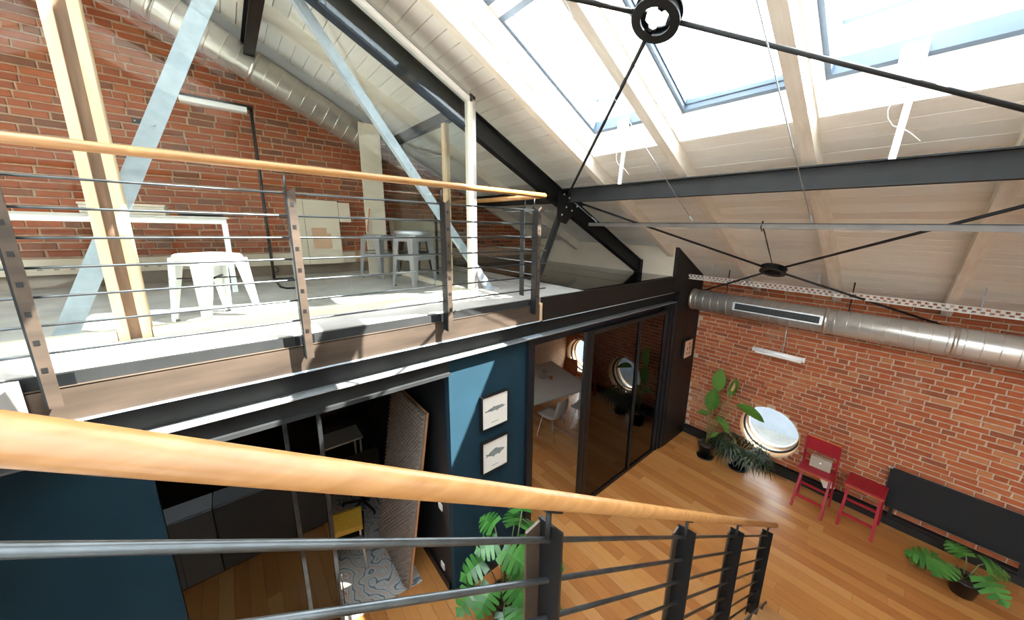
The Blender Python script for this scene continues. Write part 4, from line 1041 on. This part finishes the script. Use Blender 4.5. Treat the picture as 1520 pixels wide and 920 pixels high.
def oval_leaf(L_, W_, droop=.15, fold=.25, n=9):
    mb = MB(); vs = []; 
    for i in range(n):
        f = i/(n-1); w_ = W_/2*math.sin(math.pi*min(1, f*.93+.04))**.75*(1 if f < .97 else .3)
        y = L_*f; z = -droop*L_*f*f
        vs += [(-w_, y, z+fold*w_), (-w_*.5, y, z+fold*w_*.42), (0, y, z), (w_*.5, y, z+fold*w_*.42), (w_, y, z+fold*w_)]
    fs = [(i*5+j, i*5+j+1, (i+1)*5+j+1, (i+1)*5+j) for i in range(n-1) for j in range(4)]
    return mb.add(vs, fs, True)
def monstera_leaf(L_, droop=.25, lobes=5, seed=0):
    r_ = random.Random(seed); mb = MB(); W_ = L_*.52
    def hgt(x, y): return -droop*(y/L_)**2*L_*.8 - .35*(abs(x)/W_)**2*L_*.25
    def outline(f):   # half width at midrib fraction
        return W_*(math.sin(math.pi*min(1, (f*.86+.16)))**.65)
    for s_ in (-1, 1):
        for k in range(lobes):
            f0 = k/lobes; f1 = (k+1)/lobes; gap = .16 if k < lobes-1 else .02
            y0 = L_*(f0*.92); y1 = L_*(f1*.92)
            o0 = f0+.06; o1 = f1+.06-gap/lobes*1.4
            sweep = .13*L_
            rows = []
            for (ya, oa) in ((y0, o0), ((y0+y1)/2, (o0+o1)/2), (y1-.004*L_, o1)):
                w_ = outline(min(1, oa)); ye = L_*oa*.92+sweep*(oa-.35)*(.9)-(.10*L_ if k == 0 and ya == y0 else 0)
                row = []
                for q_ in (0, .35, .7, 1.0):
                    shr = 1 if q_ <= .35 else 1-.0*q_
                    xx = w_*q_*shr; yy = ya+(ye-ya)*q_
                    row.append((s_*xx, yy, hgt(xx, yy)))
                rows.append(row)
            # pinch slit: pull the lobe's edge rows together beyond 35% of the width
            for r_i, sgn in ((0, 1), (2, -1)):
                for c_i, amt in ((1, -.004), (2, .010), (3, .026)):
                    x_, y_, z_ = rows[r_i][c_i]; rows[r_i][c_i] = (x_, y_+sgn*amt*L_*(0 if (k == 0 and r_i == 0) else 1), z_)
            vs = [v for row in rows for v in row]
            mb.add(vs, [(i*4+j, i*4+j+1, (i+1)*4+j+1, (i+1)*4+j) for i in range(2) for j in range(3)], True)
    # tip
    mb.add([(0, L_*.90, hgt(0, L_*.9)), (-W_*.30, L_*.90, hgt(W_*.3, L_*.9)), (0, L_*1.04, hgt(0, L_*1.04)), (W_*.30, L_*.90, hgt(W_*.3, L_*.9))], [(0, 2, 1), (0, 3, 2)], True)
    return mb
def leafpart(t, mb, m, p, d, nrm, base):
    o = part('leaf', mb.xf(frame_at(p, d, nrm)), m, t)
    if base:
        b_ = Vector(base); p_ = Vector(p); mid = b_.lerp(p_, .55)+Vector((0, 0, .08))
        part('petiole', MB().tube([b_, mid, p_], [.008, .006, .005], 6), stemm, t)
    return o
# strelitzia
sp = thing('potted_bird_of_paradise', 'tall potted plant with broad upright leaves by the black wall', 'plant', (6.05, 2.02, 0))
pot(sp, (6.05, 2.02, 0.0), .135, .27)
for (p, d, nrm, L_, W_, dr) in (((6.18, 2.02, 1.25), (.05, -.02, 1), (-1, -.35, .3), .42, .22, .02), ((6.12, 2.07, .86), (.02, -.08, 1), (-1, -.2, .4), .44, .24, .05),
        ((6.2, 1.84, 1.22), (.05, -.25, 1), (-.5, -1, .2), .36, .20, .05), ((6.22, 1.78, 1.25), (0, .1, .9), (-1, .4, .2), .24, .14, .1),
        ((6.2, 1.68, 1.12), (-.02, -1, -.05), (-.4, 0, 1), .42, .20, .35), ((6.15, 1.98, .78), (0, -1, -.3), (-.5, 0, 1), .28, .13, .25), ((6.1, 2.06, .80), (-.1, 1, .1), (-.6, 0, 1), .20, .10, .3), ((6.2, 1.86, .62), (.0, -1, -.4), (-.6, 0, 1), .16, .07, .3), ((6.08, 1.98, .42), (-.1, -.5, .6), (-1, -.2, .4), .16, .07, .2)):
    leafpart(sp, oval_leaf(L_, W_, dr), leafg, p, d, nrm, (6.05+random.uniform(-.03, .03), 2.02+random.uniform(-.03, .03), .24))
part('bract', oval_leaf(.2, .1, .05).xf(frame_at((6.2, 1.80, 1.33), (.05, .05, 1), (-1, -.3, .2))), mat('dry_leaf', 'b98a68', 'a87856', 6, 0.7), sp, label='dry brownish leaf')
# dark fan palm
pp = thing('potted_fan_palm', 'dark drooping fan palm in front of the round window', 'plant', (6.18, 1.52, 0))
pot(pp, (6.18, 1.52, 0), .14, .26)
rp = random.Random(3)
for k in range(17):
    az = k*2.4+rp.uniform(-.3, .3); rr = rp.uniform(.12, .30); hh = rp.uniform(.35, .58)
    p = Vector((6.15+rr*math.cos(az)*.75, 1.50+rr*math.sin(az)*1.2, hh)); d = Vector((math.cos(az)*.8, math.sin(az), -.35))
    if p.x > 6.38: p.x = 6.38; d.x = -.1
    mb = MB()
    nl = 11
    for j in range(nl):
        a_ = math.radians(-100+200*j/(nl-1)); l_ = .33*(1-.25*abs(j-(nl-1)/2)/(nl/2))
        dx, dy = math.sin(a_), math.cos(a_); px, py = dy*.017, -dx*.017
        m1 = (dx*l_*.55, dy*l_*.55, -.03); m2 = (dx*l_, dy*l_, -.16)
        mb.add([(0, 0, 0), (m1[0]-px, m1[1]-py, m1[2]), (m1[0], m1[1], m1[2]+.006), (m1[0]+px, m1[1]+py, m1[2]), m2], [(0, 2, 1), (0, 3, 2), (1, 2, 4), (2, 3, 4)])
    leafpart(pp, mb, leafd, p, d, (0, 0, 1), (6.18, 1.52, .24))
# monsteras
def monstera(label, base, specs, potr=.16, poth=.30):
    t = thing('potted_monstera', label, 'plant', base)
    pot(t, base, potr, poth, saucer=False)
    for i, (p, d, nrm, L_) in enumerate(specs):
        leafpart(t, monstera_leaf(L_, .22, 5, i), leafm, p, d, nrm, (base[0]+random.uniform(-.05, .05), base[1]+random.uniform(-.05, .05), poth-.03))
    part('moss_pole', MB().tube([(base[0]+.02, base[1], poth-.04), (base[0]+.02, base[1], .95)], .025, 10), mat('moss_pole_fibre', '6a4a30', '4e3622', 40, 0.95, bump=.5) if 'moss_pole_fibre' not in MATS else MATS['moss_pole_fibre'], t)
    return t
ms = []
rp = random.Random(11)
def toward(p): return (Vector((0, 0, 4))-Vector(p)).normalized()
for (p, az, tilt, L_) in (((1.60, 2.30, 1.18), 100, -.1, .22), ((1.86, 2.20, 1.26), 60, .0, .25), ((1.60, 2.16, 1.02), -60, -.45, .27), ((1.58, 2.22, 1.06), 160, -.1, .22), ((1.78, 2.10, .98), -30, -.5, .27), ((1.88, 2.14, 1.05), 20, -.3, .26),
        ((1.48, 2.32, .84), 170, -.3, .25), ((1.50, 2.20, .62), -160, -.5, .25), ((1.40, 2.34, .58), 190, -.45, .26), ((1.62, 2.08, .72), -80, -.75, .25), ((1.74, 2.02, .70), -50, -.8, .26), ((1.84, 2.05, .78), -40, -.7, .25),
        ((1.62, 2.02, .48), -100, -.7, .22), ((1.78, 1.98, .45), -70, -.7, .24), ((1.70, 2.14, .86), -75, -.7, .26), ((1.98, 1.98, .78), -40, -.5, .25), ((2.0, 2.12, .60), 0, -.5, .24), ((1.56, 2.10, .36), -120, -.5, .2), ((1.86, 2.32, 1.0), 60, .1, .22), ((1.90, 1.92, .45), -50, -.5, .24)):
    a_ = math.radians(az); d = Vector((math.cos(a_), math.sin(a_), tilt)); nrm = toward(p)*.8+Vector((rp.uniform(-.3, .3), rp.uniform(-.3, .3), .5))
    ms.append((p, d, nrm, L_))
monstera('large potted monstera with split leaves against the navy partition wall', (1.70, 2.26, 0), ms)
ms = []
for (p, az, tilt, L_) in (((5.78, -.72, .30), 100, -.1, .26), ((5.70, -.78, .38), 160, -.1, .26), ((5.86, -.70, .20), 80, -.3, .24), ((5.72, -1.02, .40), -140, -.2, .26), ((5.95, -1.05, .42), -60, -.2, .25), ((5.84, -.90, .48), 40, .1, .22)):
    a_ = math.radians(az); d = Vector((math.cos(a_), math.sin(a_), tilt)); ms.append((p, d, toward(p)*.5+Vector((0, 0, .8)), L_))
t = thing('potted_monstera', 'low potted monstera on the wooden floor before the black panel', 'plant', (5.84, -.95, 0))
pot(t, (5.84, -.95, 0), .13, .22, saucer=False)
for i, (p, d, nrm, L_) in enumerate(ms): leafpart(t, monstera_leaf(L_, .22, 5, i+40), leafm, p, d, nrm, (5.84+.02*(i % 3-1), -.95+.02*(i % 2), .19))
